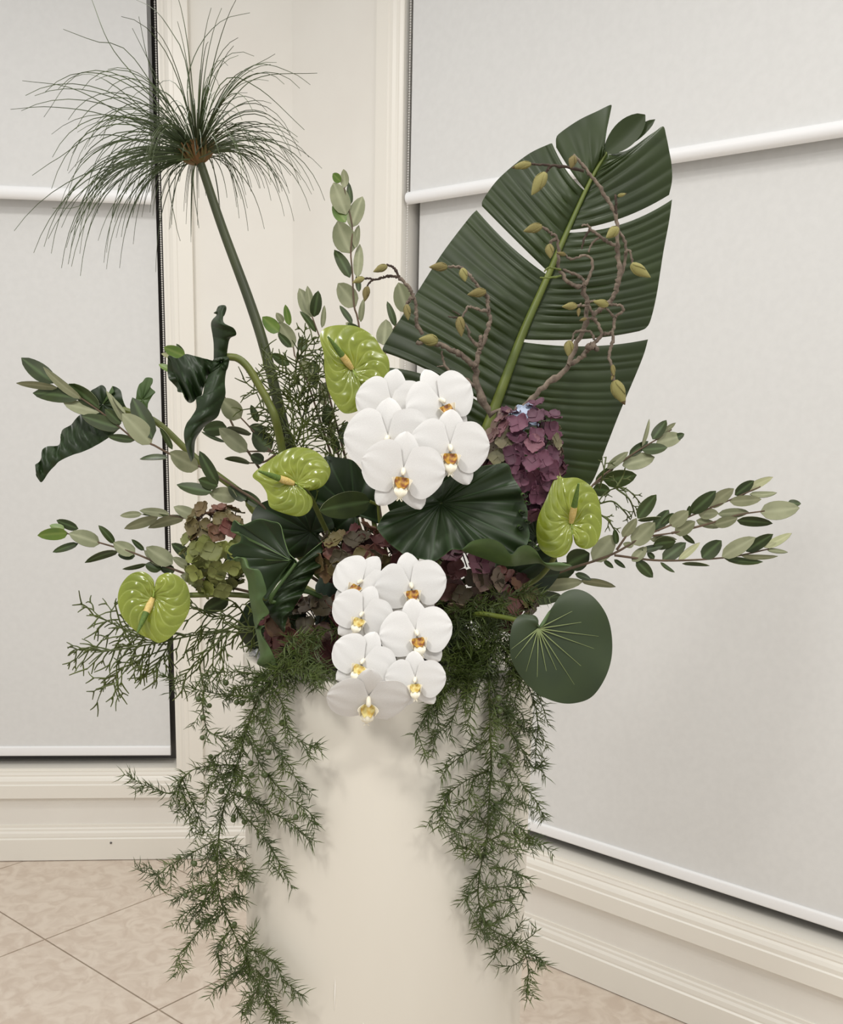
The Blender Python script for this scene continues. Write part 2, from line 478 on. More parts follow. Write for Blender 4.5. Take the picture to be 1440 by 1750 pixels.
# the paint scuffs low on the front
for (x0, y0, x1, y1) in ((574, 1665, 572, 1722), (622, 1738, 623, 1762)):
    a = P(x0, y0, -PR * 0.93); b = P(x1, y1, -PR * 0.93)
    pts = []
    for k in range(5):
        q = a + (b - a) * k / 4; v = np.array([q[0] - PC[0], 0]); yy = -math.sqrt(max(PR ** 2 - (q[0] - PC[0]) ** 2, 0))
        pts.append((q[0], PC[1] + yy - 0.0002, q[2]))
    V, F = tube(pts, [0.0003, 0.0011, 0.0013, 0.0008, 0.0003], 5)
    mesh_obj('scuff', V, F, M['scuff'], ped)

dish = thing('flower_dish', 'shallow black plastic dish under the flower stems on the pedestal top', 'dish', (PC[0], PC[1], TOPZ))
mesh_obj('dish_bowl', *lathe([(0.08, TOPZ - 0.005), (0.095, TOPZ), (0.102, TOPZ + 0.02), (0.099, TOPZ + 0.02), (0.09, TOPZ + 0.004)], 48), M['dish'], dish)
mesh_obj('foam_block', *lathe([(0.088, TOPZ + 0.002), (0.088, TOPZ + 0.075), (0.08, TOPZ + 0.09), (0.05, TOPZ + 0.10)], 32), M['foam'], dish)
FOAM = np.array([PC[0], PC[1], TOPZ + 0.06])


def root(dx=0.0, dy=0.0, dz=0.0):
    return FOAM + np.array([dx, dy, dz])


# crumpled wrap peeking out at the pedestal's rim
wv = thing('plastic_wrap', 'crumpled piece of clear plastic wrap at the pedestal rim', 'plastic wrap', P(438, 1145, -0.03))
G = np.zeros((8, 12, 3))
for i in range(8):
    for j in range(12):
        G[i, j] = P(424 + 5 * j + 3 * math.sin(i * 2), 1112 + 7 * i + 4 * math.sin(j * 1.7), -0.05 - 0.004 * math.sin(i * 1.9 + j * 2.3) - 0.001 * j)
V, F, fm, _ = sheet(G, 0.0006)
mesh_obj('wrap_sheet', V, F, M['film'], wv)

# ------------------------------------------------------------------ leaves
def leaf(parent, base, tip, wid, front, back, roll=0.0, bend=0.08, fold=0.12, shape=0.85, name='leaf', nL_=9, nW=6, th=0.0005, label=None):
    base, tip = np.asarray(base), np.asarray(tip)
    a = tip - base; Ln = np.linalg.norm(a); ah = a / Ln
    v = C - (base + tip) / 2; v /= np.linalg.norm(v)
    s = np.cross(ah, v); s /= np.linalg.norm(s); n = np.cross(s, ah)
    s2 = s * math.cos(roll) + n * math.sin(roll); n2 = np.cross(s2, ah)
    if n2 @ v < 0: n2 = -n2
    wid = wid / max(math.cos(roll), 0.5)
    G = np.zeros((nL_, nW + 1, 3)); A = np.zeros((nL_, nW + 1))
    for i in range(nL_):
        t = i / (nL_ - 1); tt = 0.02 + 0.98 * t
        hw = wid / 2 * max(math.sin(math.pi * min(tt, 0.995) ** shape), 0.0) ** 0.60
        if i == 0: hw = wid * 0.03
        if i == nL_ - 1: hw = wid * 0.015
        for j in range(nW + 1):
            q = 2 * j / nW - 1
            G[i, j] = base + a * t + s2 * (hw * q) + n2 * (fold * abs(q) * hw - bend * Ln * 4 * t * (t - 1) * -1 * 0.5)
            A[i, j] = max(0, 1 - abs(q) * nW * 0.62) * 0.7
    V, F, fm, at = sheet(G, th, attr=A)
    return mesh_obj(name, V, F, [front, back], parent, fmat=fm, attr=at, label=label)


KM = {'d': ('ol_d', 'ol_u'), 'u': ('ol_u', 'ol_d'), 'l': ('ol_l', 'ol_u'), 'y': ('ol_y', 'ol_d')}


def olive(label, crop, stems, leaves, ya, yb, base_root, rad=0.0022, tipfirst=False):
    """ya depth at the foot end, yb at the far end; depth varies with distance from the foot"""
    ox, oy, s = crop
    st = [cr(ox, oy, s, q) for q in stems]
    foot = np.array(st[0][0][:2]); far = np.array(st[0][-1][:2]); dd = far - foot; L2 = dd @ dd

    def dep(x, y):
        t = ((np.array([x, y]) - foot) @ dd) / L2
        return ya + (yb - ya) * min(max(t, -0.1), 1.2)
    t = thing('olive_branch', label, 'foliage branch', root(*base_root), 'silvery olive-like branches in the arrangement')
    for k, q in enumerate(st):
        pts = [P(x, y, dep(x, y)) for x, y in q]
        if k == 0: pts = [root(*base_root)] + pts
        V, F = tube(cat_rom(pts, 6 * len(pts)), [rad if k == 0 else rad * 0.7, rad * 0.4], 6)
        mesh_obj('stem', V, F, M['ol_stem'], t)
    for lf in leaves:
        bx, by, tx, ty, wd, kd = lf
        (bx, by), (tx, ty) = cr(ox, oy, s, [(bx, by), (tx, ty)])
        y0 = dep(bx, by); dl = math.hypot(tx - bx, ty - by) * PX
        j = rng.uniform(-0.35, 0.25) * dl
        asp = wd * s / (dl / PX)
        roll = rng.uniform(-0.5, 0.5) if asp > 0.25 else rng.uniform(0.6, 1.0) * rng.choice((-1, 1))
        f, b = KM[kd]
        leaf(t, P(bx, by, y0), P(tx, ty, dep(tx, ty) + j), wd * s * PX * ((y0 + 1.2) / 1.2), M[f], M[b], roll=roll, bend=rng.uniform(-0.12, 0.16))
    return t


olive('leafy olive-like branch reaching furthest up left, beside the curled dark leaf', (20, 590, .1944),
      [[(2300, 1500), (1980, 1260), (1700, 1090), (1380, 950), (1230, 870), (1100, 840), (960, 730), (800, 600), (600, 460), (380, 335)]],
      [(375, 330, 85, 110, 150, 'd'), (400, 375, 40, 335, 62, 'u'), (600, 465, 185, 420, 130, 'd'), (620, 475, 275, 190, 75, 'u'), (770, 555, 500, 340, 130, 'd'),
       (770, 590, 455, 505, 115, 'u'), (950, 730, 615, 620, 125, 'd'), (960, 690, 820, 560, 90, 'd'), (970, 670, 830, 400, 60, 'u'), (1000, 600, 890, 460, 30, 'u'),
       (1225, 870, 970, 600, 180, 'u'), (1235, 820, 1060, 460, 170, 'd'), (1080, 835, 840, 800, 70, 'd'), (1370, 990, 1125, 1000, 52, 'd'), (1410, 915, 1300, 720, 52, 'd'),
       (1640, 1080, 1390, 940, 165, 'u'), (1810, 1225, 1650, 930, 110, 'd'), (1760, 1290, 1450, 1225, 105, 'd'), (1980, 1330, 1735, 1300, 140, 'u'), (1810, 1240, 1640, 1180, 105, 'd'),
       (2060, 1360, 1900, 1240, 110, 'd'), (2190, 1420, 2000, 1270, 100, 'd')], -0.02, 0.02, (-0.05, 0, 0))

olive('short olive-like branch with four young leaves behind the curled leaf', (260, 500, .1714),
      [[(900, 1500), (700, 1000), (420, 720), (330, 640)]],
      [(330, 640, 115, 545, 120, 'l'), (300, 655, 90, 610, 62, 'y'), (320, 610, 240, 510, 42, 'd'), (205, 785, 65, 715, 62, 'l')], 0.06, 0.08, (-0.05, 0.03, 0))

olive('olive-like branch between the curled leaf and the papyrus stem', (260, 500, .1714),
      [[(1420, 1900), (1225, 1620), (1180, 1580), (970, 1340), (885, 1250)], [(1225, 1620), (1110, 1690), (970, 1700)], [(1180, 1580), (940, 1585)]],
      [(885, 1250, 690, 1060, 190, 'u'), (740, 1340, 505, 1370, 150, 'd'), (945, 1585, 665, 1350, 165, 'u'), (985, 1410, 740, 1350, 62, 'd'), (975, 1700, 720, 1660, 58, 'd'),
       (1110, 1690, 980, 1620, 115, 'd'), (1190, 1560, 1000, 1400, 200, 'd'), (1050, 1290, 985, 1120, 70, 'd'), (720, 1490, 490, 1385, 36, 'd'), (1130, 1400, 970, 1330, 120, 'd')], 0.0, 0.03, (-0.04, 0.02, 0))

olive('olive-like branch pointing left just above the lowest green anthurium', (40, 820, .3889),
      [[(1100, 520), (900, 470), (760, 430), (600, 370), (480, 320), (330, 275), (190, 235)]],
      [(195, 235, 62, 245, 55, 'l'), (240, 215, 145, 178, 40, 'd'), (180, 215, 115, 200, 32, 'l'), (335, 280, 200, 235, 70, 'u'), (240, 280, 128, 318, 32, 'd'),
       (400, 280, 330, 200, 34, 'd'), (490, 325, 395, 275, 64, 'u'), (415, 315, 270, 365, 34, 'd'), (490, 335, 415, 330, 40, 'd'), (530, 310, 475, 262, 24, 'd'),
       (655, 370, 540, 295, 78, 'u'), (612, 378, 530, 310, 42, 'u'), (540, 370, 435, 393, 20, 'd'), (605, 395, 535, 370, 50, 'd'), (740, 345, 650, 280, 50, 'd'),
       (735, 390, 655, 340, 40, 'u'), (665, 398, 600, 390, 45, 'd'), (800, 440, 690, 420, 60, 'u'), (830, 490, 730, 450, 46, 'd'), (900, 520, 790, 575, 70, 'd')], -0.03, 0.0, (-0.07, 0, -.02))

olive('pale silvery olive-like branch left of the green and maroon hydrangea', (40, 820, .3889),
      [[(1000, 260), (900, 220), (760, 180), (640, 155)]],
      [(520, 150, 424, 158, 30, 'u'), (640, 150, 510, 135, 38, 'u'), (590, 165, 443, 215, 44, 'u'), (705, 165, 548, 212, 46, 'u'), (770, 172, 660, 118, 54, 'u'), (520, 152, 640, 156, 12, 'd')], 0.02, 0.04, (-0.06, 0.02, 0))

olive('tall upright silvery olive-like branch above the topmost anthurium', (420, 270, .28),
      [[(720, 1500), (690, 1030), (660, 900), (650, 700), (640, 580), (650, 430), (630, 320), (600, 180)]],
      [(580, 145, 530, 95, 50, 'l'), (605, 180, 595, 68, 50, 'u'), (612, 345, 535, 150, 110, 'u'), (640, 280, 628, 150, 36, 'd'), (608, 392, 535, 275, 80, 'l'),
       (640, 425, 712, 235, 88, 'u'), (640, 580, 560, 385, 135, 'u'), (665, 550, 690, 410, 42, 'u'), (680, 730, 695, 525, 58, 'u'), (635, 730, 540, 560, 68, 'd'),
       (670, 905, 562, 765, 115, 'u'), (690, 815, 680, 700, 34, 'd'), (650, 1010, 572, 900, 36, 'd'), (700, 1000, 718, 860, 34, 'u'), (660, 1035, 610, 1005, 34, 'u'), (700, 1060, 620, 1010, 40, 'd')], 0.08, 0.13, (0.0, 0.05, 0))

olive('small olive-like sprig just left of the topmost anthurium', (420, 270, .28),
      [[(520, 1500), (480, 1150), (445, 1080), (405, 970)]],
      [(405, 970, 325, 795, 88, 'u'), (405, 965, 375, 780, 52, 'u'), (415, 970, 442, 810, 68, 'd'), (428, 1062, 330, 935, 38, 'd'), (465, 1035, 480, 900, 30, 'u')], 0.04, 0.07, (-0.01, 0.04, 0))

olive('olive-like sprig with young leaves right of the papyrus stem', (420, 270, .28),
      [[(420, 1500), (330, 1260), (295, 1200), (290, 1155)]],
      [(202, 1062, 100, 970, 80, 'l'), (228, 1005, 185, 945, 42, 'u'), (265, 1022, 240, 895, 42, 'l'), (290, 1155, 200, 1000, 92, 'u'), (275, 1155, 195, 1070, 46, 'd'),
       (265, 1262, 155, 1195, 58, 'd'), (355, 1180, 335, 1090, 62, 'd'), (395, 1335, 340, 1240, 92, 'u'), (425, 1320, 408, 1235, 62, 'd'), (202, 1062, 290, 1155, 10, 'd')], 0.03, 0.05, (-0.02, 0.03, 0))

olive('three-leaved olive-like tip beside the banana leaf left edge', (420, 270, .28),
      [[(900, 1600), (850, 1250), (880, 1080), (985, 940)]],
      [(988, 945, 930, 760, 115, 'u'), (912, 1028, 862, 875, 42, 'd'), (838, 1140, 855, 985, 95, 'u')], 0.10, 0.15, (0.02, 0.06, 0))

olive('dark upright olive-like branch left of the upper orchids', (380, 560, 1 / 6),
      [[(1300, 2200), (1230, 1500), (1130, 1100), (1060, 780), (1000, 560)]],
      [(1060, 1010, 1085, 780, 115, 'd'), (1090, 1160, 1150, 950, 80, 'u'), (1240, 1200, 1280, 960, 130, 'd'), (1000, 700, 1060, 560, 90, 'u'), (1180, 1300, 1130, 1080, 90, 'd'),
       (900, 560, 880, 360, 130, 'u'), (960, 640, 930, 340, 70, 'd'), (1040, 800, 1020, 620, 90, 'u'), (1280, 1560, 1250, 1340, 110, 'd'), (1150, 1500, 1100, 1280, 100, 'd'), (1180, 1640, 1260, 1440, 110, 'd')], 0.0, 0.05, (0.0, 0.03, 0))

olive('upper right olive-like spray growing out beside the banana leaf', (880, 680, .3611),
      [[(200, 620), (370, 410), (480, 320), (580, 250), (680, 190), (740, 150)], [(370, 410), (430, 380)]],
      [(650, 195, 715, 105, 52, 'd'), (690, 175, 760, 118, 24, 'u'), (668, 215, 790, 180, 70, 'u'), (755, 192, 800, 170, 32, 'd'), (600, 245, 720, 235, 52, 'd'),
       (600, 230, 635, 100, 18, 'u'), (540, 270, 630, 205, 42, 'd'), (508, 320, 660, 280, 78, 'u'), (435, 335, 535, 255, 42, 'u'), (418, 390, 575, 365, 82, 'd'), (368, 430, 450, 440, 62, 'd'), (380, 400, 470, 320, 40, 'd')], 0.03, 0.06, (0.06, 0.03, 0))

olive('long silvery olive-like branch stretching furthest right, forked', (880, 680, .3611),
      [[(-60, 960), (0, 930), (200, 830), (380, 770), (480, 730), (600, 660), (740, 600), (850, 550), (1000, 490), (1160, 420)],
       [(470, 745), (700, 770), (1000, 755), (1200, 715)], [(740, 640), (900, 600), (1050, 555), (1180, 535)], [(600, 660), (740, 640)], [(480, 720), (575, 580)]],
      [(830, 545, 950, 440, 68, 'd'), (915, 515, 1035, 430, 62, 'u'), (1040, 460, 1130, 392, 52, 'd'), (1090, 440, 1220, 375, 40, 'y'), (1110, 455, 1238, 448, 30, 'u'),
       (1015, 490, 1165, 480, 52, 'u'), (1160, 540, 1345, 520, 90, 'u'), (1290, 495, 1352, 500, 34, 'd'), (1050, 580, 1218, 595, 48, 'd'), (960, 550, 1105, 540, 48, 'u'),
       (868, 550, 962, 545, 54, 'u'), (858, 580, 970, 612, 42, 'u'), (945, 600, 1052, 570, 52, 'u'), (732, 605, 820, 535, 68, 'u'), (650, 632, 727, 530, 62, 'd'),
       (690, 602, 750, 545, 34, 'd'), (755, 642, 852, 585, 62, 'u'), (580, 570, 668, 458, 64, 'd'), (580, 580, 690, 565, 20, 'd'), (508, 658, 575, 570, 48, 'u'),
       (553, 692, 662, 590, 88, 'u'), (480, 692, 470, 620, 30, 'd'), (368, 772, 472, 650, 95, 'u'), (640, 670, 765, 670, 34, 'u'), (655, 695, 760, 680, 62, 'd'),
       (698, 766, 808, 685, 68, 'd'), (772, 768, 875, 685, 34, 'y'), (553, 772, 622, 705, 52, 'u'), (658, 762, 625, 730, 28, 'd'), (573, 770, 652, 850, 54, 'd'),
       (688, 778, 755, 825, 18, 'd'), (468, 765, 522, 805, 22, 'd'), (420, 770, 465, 805, 24, 'd'), (790, 785, 920, 795, 18, 'd'), (884, 757, 976, 675, 76, 'd'),
       (978, 752, 1137, 660, 74, 'u'), (1093, 727, 1220, 645, 58, 'd'), (1178, 707, 1308, 640, 42, 'y'), (988, 757, 1172, 775, 34, 'd'), (1070, 748, 1243, 750, 24, 'u'),
       (1190, 717, 1290, 730, 22, 'u'), (820, 562, 825, 510, 24, 'd'), (790, 642, 850, 690, 26, 'd'), (560, 700, 510, 690, 30, 'u'), (600, 720, 700, 700, 34, 'd')], -0.02, 0.0, (0.07, 0, 0))

olive('low olive-like sprig with a long grey leaf above the round leaf', (880, 680, .3611),
      [[(-80, 1010), (0, 960), (60, 930), (150, 890)]],
      [(125, 893, 322, 868, 62, 'u'), (310, 866, 475, 895, 36, 'u'), (50, 952, 225, 940, 68, 'd'), (285, 832, 360, 862, 32, 'd'), (245, 790, 352, 735, 105, 'd'), (150, 850, 290, 800, 90, 'd')], -0.03, -0.01, (0.06, 0, -.01))

br = thing('broad_leaf_stem', 'single broad dark green leaf lying left below the upper orchids', 'leaf', root(0.01, -0.03, 0))
leaf(br, P(632, 857, -0.07), P(546, 872, -0.10), 42 * PX, M['ol_d'], M['ol_u'], roll=0.2, bend=0.1, name='leaf_blade', nL_=14, nW=8)
V, F = tube(cat_rom([root(0.01, -0.03, 0), P(650, 900, -0.06), P(645, 862, -0.065), P(632, 857, -0.07)], 14), 0.0018, 6); mesh_obj('stalk', V, F, M['gstem'], br)

# ------------------------------------------------------------------ papyrus
pap = thing('papyrus_stem', 'papyrus with a long bare stem and a mop of thin drooping rays', 'papyrus', root(-0.03, 0.05, 0))
pst = [root(-0.03, 0.05, 0)] + [P(x, y, d) for x, y, d in ((525, 900, .05), (492, 760, .05), (456, 610, .05), (428, 520, .055), (380, 390, .06), (343, 280, .06))]
V, F = tube(cat_rom(pst, 40), [0.0075, 0.0068, 0.0060, 0.0048], 10); mesh_obj('stem', V, F, M['pap_stem'], pap)
core = P(337, 268, 0.06)
ax = np.array([-0.28, -0.05, 1.0]); ax /= np.linalg.norm(ax)
# core: overlapping brown bracts in a cup
b = MB()
for k in range(80):
    an = 2.4 * k; sp = 0.25 + 0.75 * rng.random()
    s_ = np.cross(ax, [0, 1, 0]); s_ /= np.linalg.norm(s_); t_ = np.cross(ax, s_)
    dr = math.cos(an) * s_ + math.sin(an) * t_
    p0 = core - ax * 0.007 + dr * 0.003; p1 = core + dr * 0.015 * sp - ax * 0.001; p2 = core + dr * (0.026 * sp) + ax * 0.013
    b.add(*tube(cat_rom([p0, p1, p2], 6), [0.0022, 0.0020, 0.0005], 5))
b.build('bract_cup', M['pap_core'], pap, label='brown bract cup at the base of the rays')
b = MB(); r2 = random.Random(21)
s_ = np.cross(ax, [0, 1, 0]); s_ /= np.linalg.norm(s_); t_ = np.cross(ax, s_)


def ray_path(d0, Ln, droop, n=11):
    p = core + d0 * 0.008; d = d0.copy(); out = [p.copy()]
    for k in range(n):
        d = d + np.array([0, 0, -1]) * droop * (0.3 + 1.5 * k / n) / n
        d /= np.linalg.norm(d); p = p + d * Ln / n; out.append(p.copy())
    return out


for k in range(330):
    th = r2.uniform(0, 2 * math.pi); el = math.acos(1 - r2.random() ** 0.8 * 0.93)
    d0 = ax * math.cos(el) + (math.cos(th) * s_ + math.sin(th) * t_) * math.sin(el)
    side = -(d0[0])                          # leans to the left
    if d0[0] > 0.25 and r2.random() < 0.3: continue
    if d0[1] < -0.55 and d0[2] < 0.35: continue
    Ln = r2.uniform(0.105, 0.175) * (1 + 0.30 * max(side, 0))
    if r2.random() < 0.25: Ln *= 0.6
    b.add(*tube(ray_path(d0, Ln, r2.uniform(1.0, 3.0)), [0.00075, 0.0006, 0.00028], 3))
for pts in ([(335, 265), (318, 110), (290, 50), (262, 15), (228, -2)], [(335, 265), (320, 150), (340, 80), (380, 35), (427, 22)], [(330, 265), (255, 160), (190, 80), (155, -5)],
            [(325, 262), (200, 190), (120, 150), (38, 138)], [(325, 262), (190, 200), (90, 183), (18, 187)], [(330, 262), (225, 95), (160, 70), (108, 50)], [(335, 262), (400, 165), (450, 130), (542, 125)],
            [(335, 262), (390, 150), (440, 110), (500, 125), (530, 145)], [(335, 262), (400, 140), (470, 92)], [(335, 262), (380, 140), (440, 150), (520, 222)], [(330, 262), (262, 120), (226, 48)], [(330, 262), (262, 130), (237, 28)],
            [(325, 265), (200, 150), (130, 130), (75, 200)], [(325, 268), (180, 230), (100, 270), (55, 300)], [(325, 272), (200, 290), (140, 350), (90, 356)], [(340, 270), (420, 240), (470, 270), (497, 300)],
            [(325, 272), (230, 280), (160, 340), (120, 400)], [(335, 275), (290, 300), (300, 380), (308, 412)], [(335, 275), (330, 310), (340, 390)], [(340, 275), (385, 270), (412, 340)]):
    q = [P(x, y, 0.06 + rng.uniform(-0.03, 0.03)) for x, y in pts]
    b.add(*tube(cat_rom(q, 16), [0.0008, 0.0006, 0.0003], 3))
b.build('ray_tuft', M['pap_ray'], pap, stuff=True, label='mop of thread-thin green rays')

# ------------------------------------------------------------------ banana leaf
ban = thing('banana_leaf', 'huge dark green banana-like leaf with torn pleated blade, standing upright', 'leaf', root(0.04, 0.07, 0))
MIDP = [(800, 810), (822, 756), (843, 702), (892, 572), (931, 483), (970, 393), (1009, 308), (1036, 261)]


def ybl(px, py):    # leaf leans back as it rises
    return 0.095 + 0.05 * (700 - py) / 500 + 0.02 * abs(px - np.interp(py, [261, 308, 393, 483, 572, 702, 810], [1036, 1009, 970, 931, 892, 843, 800])) / 200


mid = cat_rom(MIDP, 400)


def midat(y0):
    i = int(np.argmin(abs(mid[:, 1] - y0))); return mid[i]


def segment(m0, m1, edge, bow0, bow1, pleats, amp=0.0034, nu=None, nv=16, seed=1):
    """m0,m1: pixel y on the midrib; edge: outer-edge polyline in the same direction; bow: vein curvature at both ends"""
    nu = nu or pleats * 8 + 1; r4 = random.Random(seed)
    E = cat_rom(edge, nu)
    cuts = np.concatenate([[0], np.cumsum([r4.uniform(0.6, 1.4) for _ in range(pleats)])]); cuts /= cuts[-1]
    am = [r4.uniform(0.6, 1.25) for _ in range(pleats)]
    G = np.zeros((nv, nu, 3))
    for j in range(nu):
        t = j / (nu - 1)
        a = midat(m0 + (m1 - m0) * t); e = E[j]
        bow = np.array(bow0) * (1 - t) + np.array(bow1) * t
        c = (a + e) / 2 + bow
        k = min(int(np.searchsorted(cuts, t, side='right') - 1), pleats - 1); pl = (t - cuts[k]) / (cuts[k + 1] - cuts[k])
        z = amp * am[k] * (abs(math.sin(math.pi * pl)) ** 0.8 - 0.5)
        for i in range(nv):
            v = i / (nv - 1)
            q = a * (1 - v) ** 2 + 2 * c * v * (1 - v) + e * v * v
            taper = min(1, v * 6) * (1 - 0.6 * v)
            lift = 0.010 * math.sin(min(v * 3, 1) * math.pi / 2) - 0.012 * v * v + 0.0012 * math.sin(9 * t + 5 * v)
            G[i, j] = P(q[0], q[1], ybl(q[0], q[1]) - z * taper - lift)
    V, F, fm, at = sheet(G, 0.0006)
    return mesh_obj('blade_segment', V, F, [M['ban'], M['ban_b']], ban, fmat=fm)


segment(700, 470, [(655, 602), (656, 590), (690, 535), (711, 502), (756, 432), (800, 374), (814, 359)], (-14, -24), (0, 16), 15, seed=1)
segment(775, 704, [(640, 730), (628, 690), (640, 650), (660, 628)], (0, -20), (-8, -34), 4, seed=2)
segment(466, 327, [(823, 352), (826, 340), (853, 304), (900, 265), (936, 247), (943, 245)], (2, 4), (-4, 16), 9, seed=3)
segment(326, 262, [(950, 252), (950, 236), (958, 226), (989, 205), (1020, 190), (1044, 179), (1042, 190), (1036, 225), (1031, 255)], (2, 10), (0, 0), 5, seed=4)
segment(393, 262, [(1143, 333), (1148, 308), (1147, 280), (1143, 257), (1138, 232), (1133, 216), (1120, 224), (1108, 232), (1075, 255), (1050, 262)], (2, 22), (0, 4), 9, seed=5)
segment(580, 398, [(1092, 566), (1104, 560), (1112, 545), (1122, 502), (1133, 432), (1143, 378), (1148, 341)], (6, 14), (6, 28), 14, seed=6)
segment(800, 583, [(990, 846), (1013, 821), (1036, 763), (1059, 704), (1087, 638), (1100, 605), (1107, 580)], (4, 10), (6, 20), 17, seed=7)
leaf(ban, P(1033, 262, 0.135), P(1102, 196, 0.125), 44 * PX, M['ban'], M['ban_b'], name='blade_segment', roll=0.2, nL_=12, shape=1.1, fold=0.2)
leaf(ban, P(1042, 262, 0.135), P(1119, 204, 0.127), 20 * PX, M['ban'], M['ban_b'], name='blade_segment', roll=0.2, nL_=12, shape=1.2, fold=0.2)
pts = [root(0.04, 0.07, 0)] + [P(x, y, ybl(x, y) - 0.003) for x, y in MIDP[0:]]
V, F = tube(cat_rom(pts, 60), [0.009, 0.0085, 0.0072, 0.0058, 0.0044, 0.003, 0.0018], 10); mesh_obj('midrib', V, F, M['rib'], ban, label='yellow-green midrib and stalk')

# ------------------------------------------------------------------ magnolia branches
def bud_mesh(name, fat, tip=0.0):
    prof = [(0.0, 0.0), (0.5, 0.03), (0.82, 0.16), (1.0, 0.34), (0.95, 0.5), (0.72, 0.7), (0.42, 0.86), (0.16, 0.96), (0.0, 1.0)]
    n = 12; V = []; F = []; fmt = []
    for i, (r, z) in enumerate(prof):
        for k in range(n):
            an = 2 * math.pi * k / n
            rr = r * fat * (1 + 0.08 * math.sin(2 * an + 5 * z)); V.append((rr * math.cos(an) + 0.06 * z * z, rr * math.sin(an), z))
    for i in range(len(prof) - 1):
        for k in range(n): F.append((i * n + k, i * n + (k + 1) % n, (i + 1) * n + (k + 1) % n, (i + 1) * n + k)); fmt.append(1 if i == 0 or (i >= len(prof) - 3 and tip) else 0)
    # two clasping scales standing proud
    for ang in (0.4, 3.3):
        g = np.zeros((7, 6, 3))
        for i in range(7):
            t = i / 6; zz = 0.02 + 0.62 * t; rb = np.interp(zz, [p[1] for p in prof], [p[0] for p in prof]) * fat * 1.10
            for j in range(6):
                an = ang + (j / 5 - 0.5) * 1.9 * (1 - t ** 2 * 0.9); g[i, j] = (rb * math.cos(an) + 0.06 * zz * zz, rb * math.sin(an), zz)
        v, f, fm, _ = sheet(g, 0.012, ref=np.array([50 * math.cos(ang), 50 * math.sin(ang), 0.3]))
        o = len(V); V += [tuple(x) for x in v]; F += [tuple(x + o for x in q) for q in f]; fmt += [0] * len(f)
    me = bpy.data.meshes.new(name); me.from_pydata(V, [], F); me.materials.append(M['bud']); me.materials.append(M['bud_tip'])
    me.polygons.foreach_set('material_index', np.array(fmt, 'i')); me.polygons.foreach_set('use_smooth', np.ones(len(F), bool)); me.update()
    return me


BUD = {'n': bud_mesh('bud', 0.215), 'f': bud_mesh('bud_fat', 0.28), 't': bud_mesh('bud_thin', 0.17, 1), 'o': bud_mesh('bud_open', 0.24, 1)}


def align(p0, p1, scale=None):
    a = Vector(p1 - p0); L = a.length; zz = a / L
    xx = zz.cross(Vector((0.3, 1, 0.1))); xx.normalize(); yy = zz.cross(xx)
    s = L if scale is None else scale
    m = Matrix(((xx[0] * s, yy[0] * s, zz[0] * s, p0[0]), (xx[1] * s, yy[1] * s, zz[1] * s, p0[1]), (xx[2] * s, yy[2] * s, zz[2] * s, p0[2]), (0, 0, 0, 1)))
    return m


def knobbly(pts, r0, r1, seed):
    q = cat_rom(pts, max(8, 5 * len(pts))); rr = random.Random(seed)
    r = np.linspace(r0, r1, len(q)) * np.array([1 + (rr.uniform(0.2, 0.45) if rr.random() < 0.16 else rr.uniform(-0.1, 0.06)) for _ in q])
    q = q + np.array([[rr.uniform(-1, 1), rr.uniform(-1, 1), rr.uniform(-1, 1)] for _ in q]) * r0 * 0.34
    return tube(q, r, 8)


def magnolia(label, base, items, buds):
    t = thing('magnolia_branch', label, 'branch', base, 'bare budding magnolia branches')
    for k, (nm, pts, r0, r1, mt) in enumerate(items):
        q = [np.asarray(p) if len(p) == 3 and abs(p[0]) < 5 else P(p[0], p[1], p[2]) for p in pts]
        V, F = knobbly(q, r0 * PX * 0.9, r1 * PX * 0.88, k + 3); mesh_obj(nm, V, F, M[mt], t)
    for (bx, by, tx, ty, d, kd) in buds:
        p0 = P(bx, by, d); p1 = P(tx, ty, d - 0.006)
        inst('bud', BUD[kd], align(p0, p1), t)
    return t


def mk(crop, y, pts): return [(x, yy, y) for x, yy in cr(*crop, pts)]


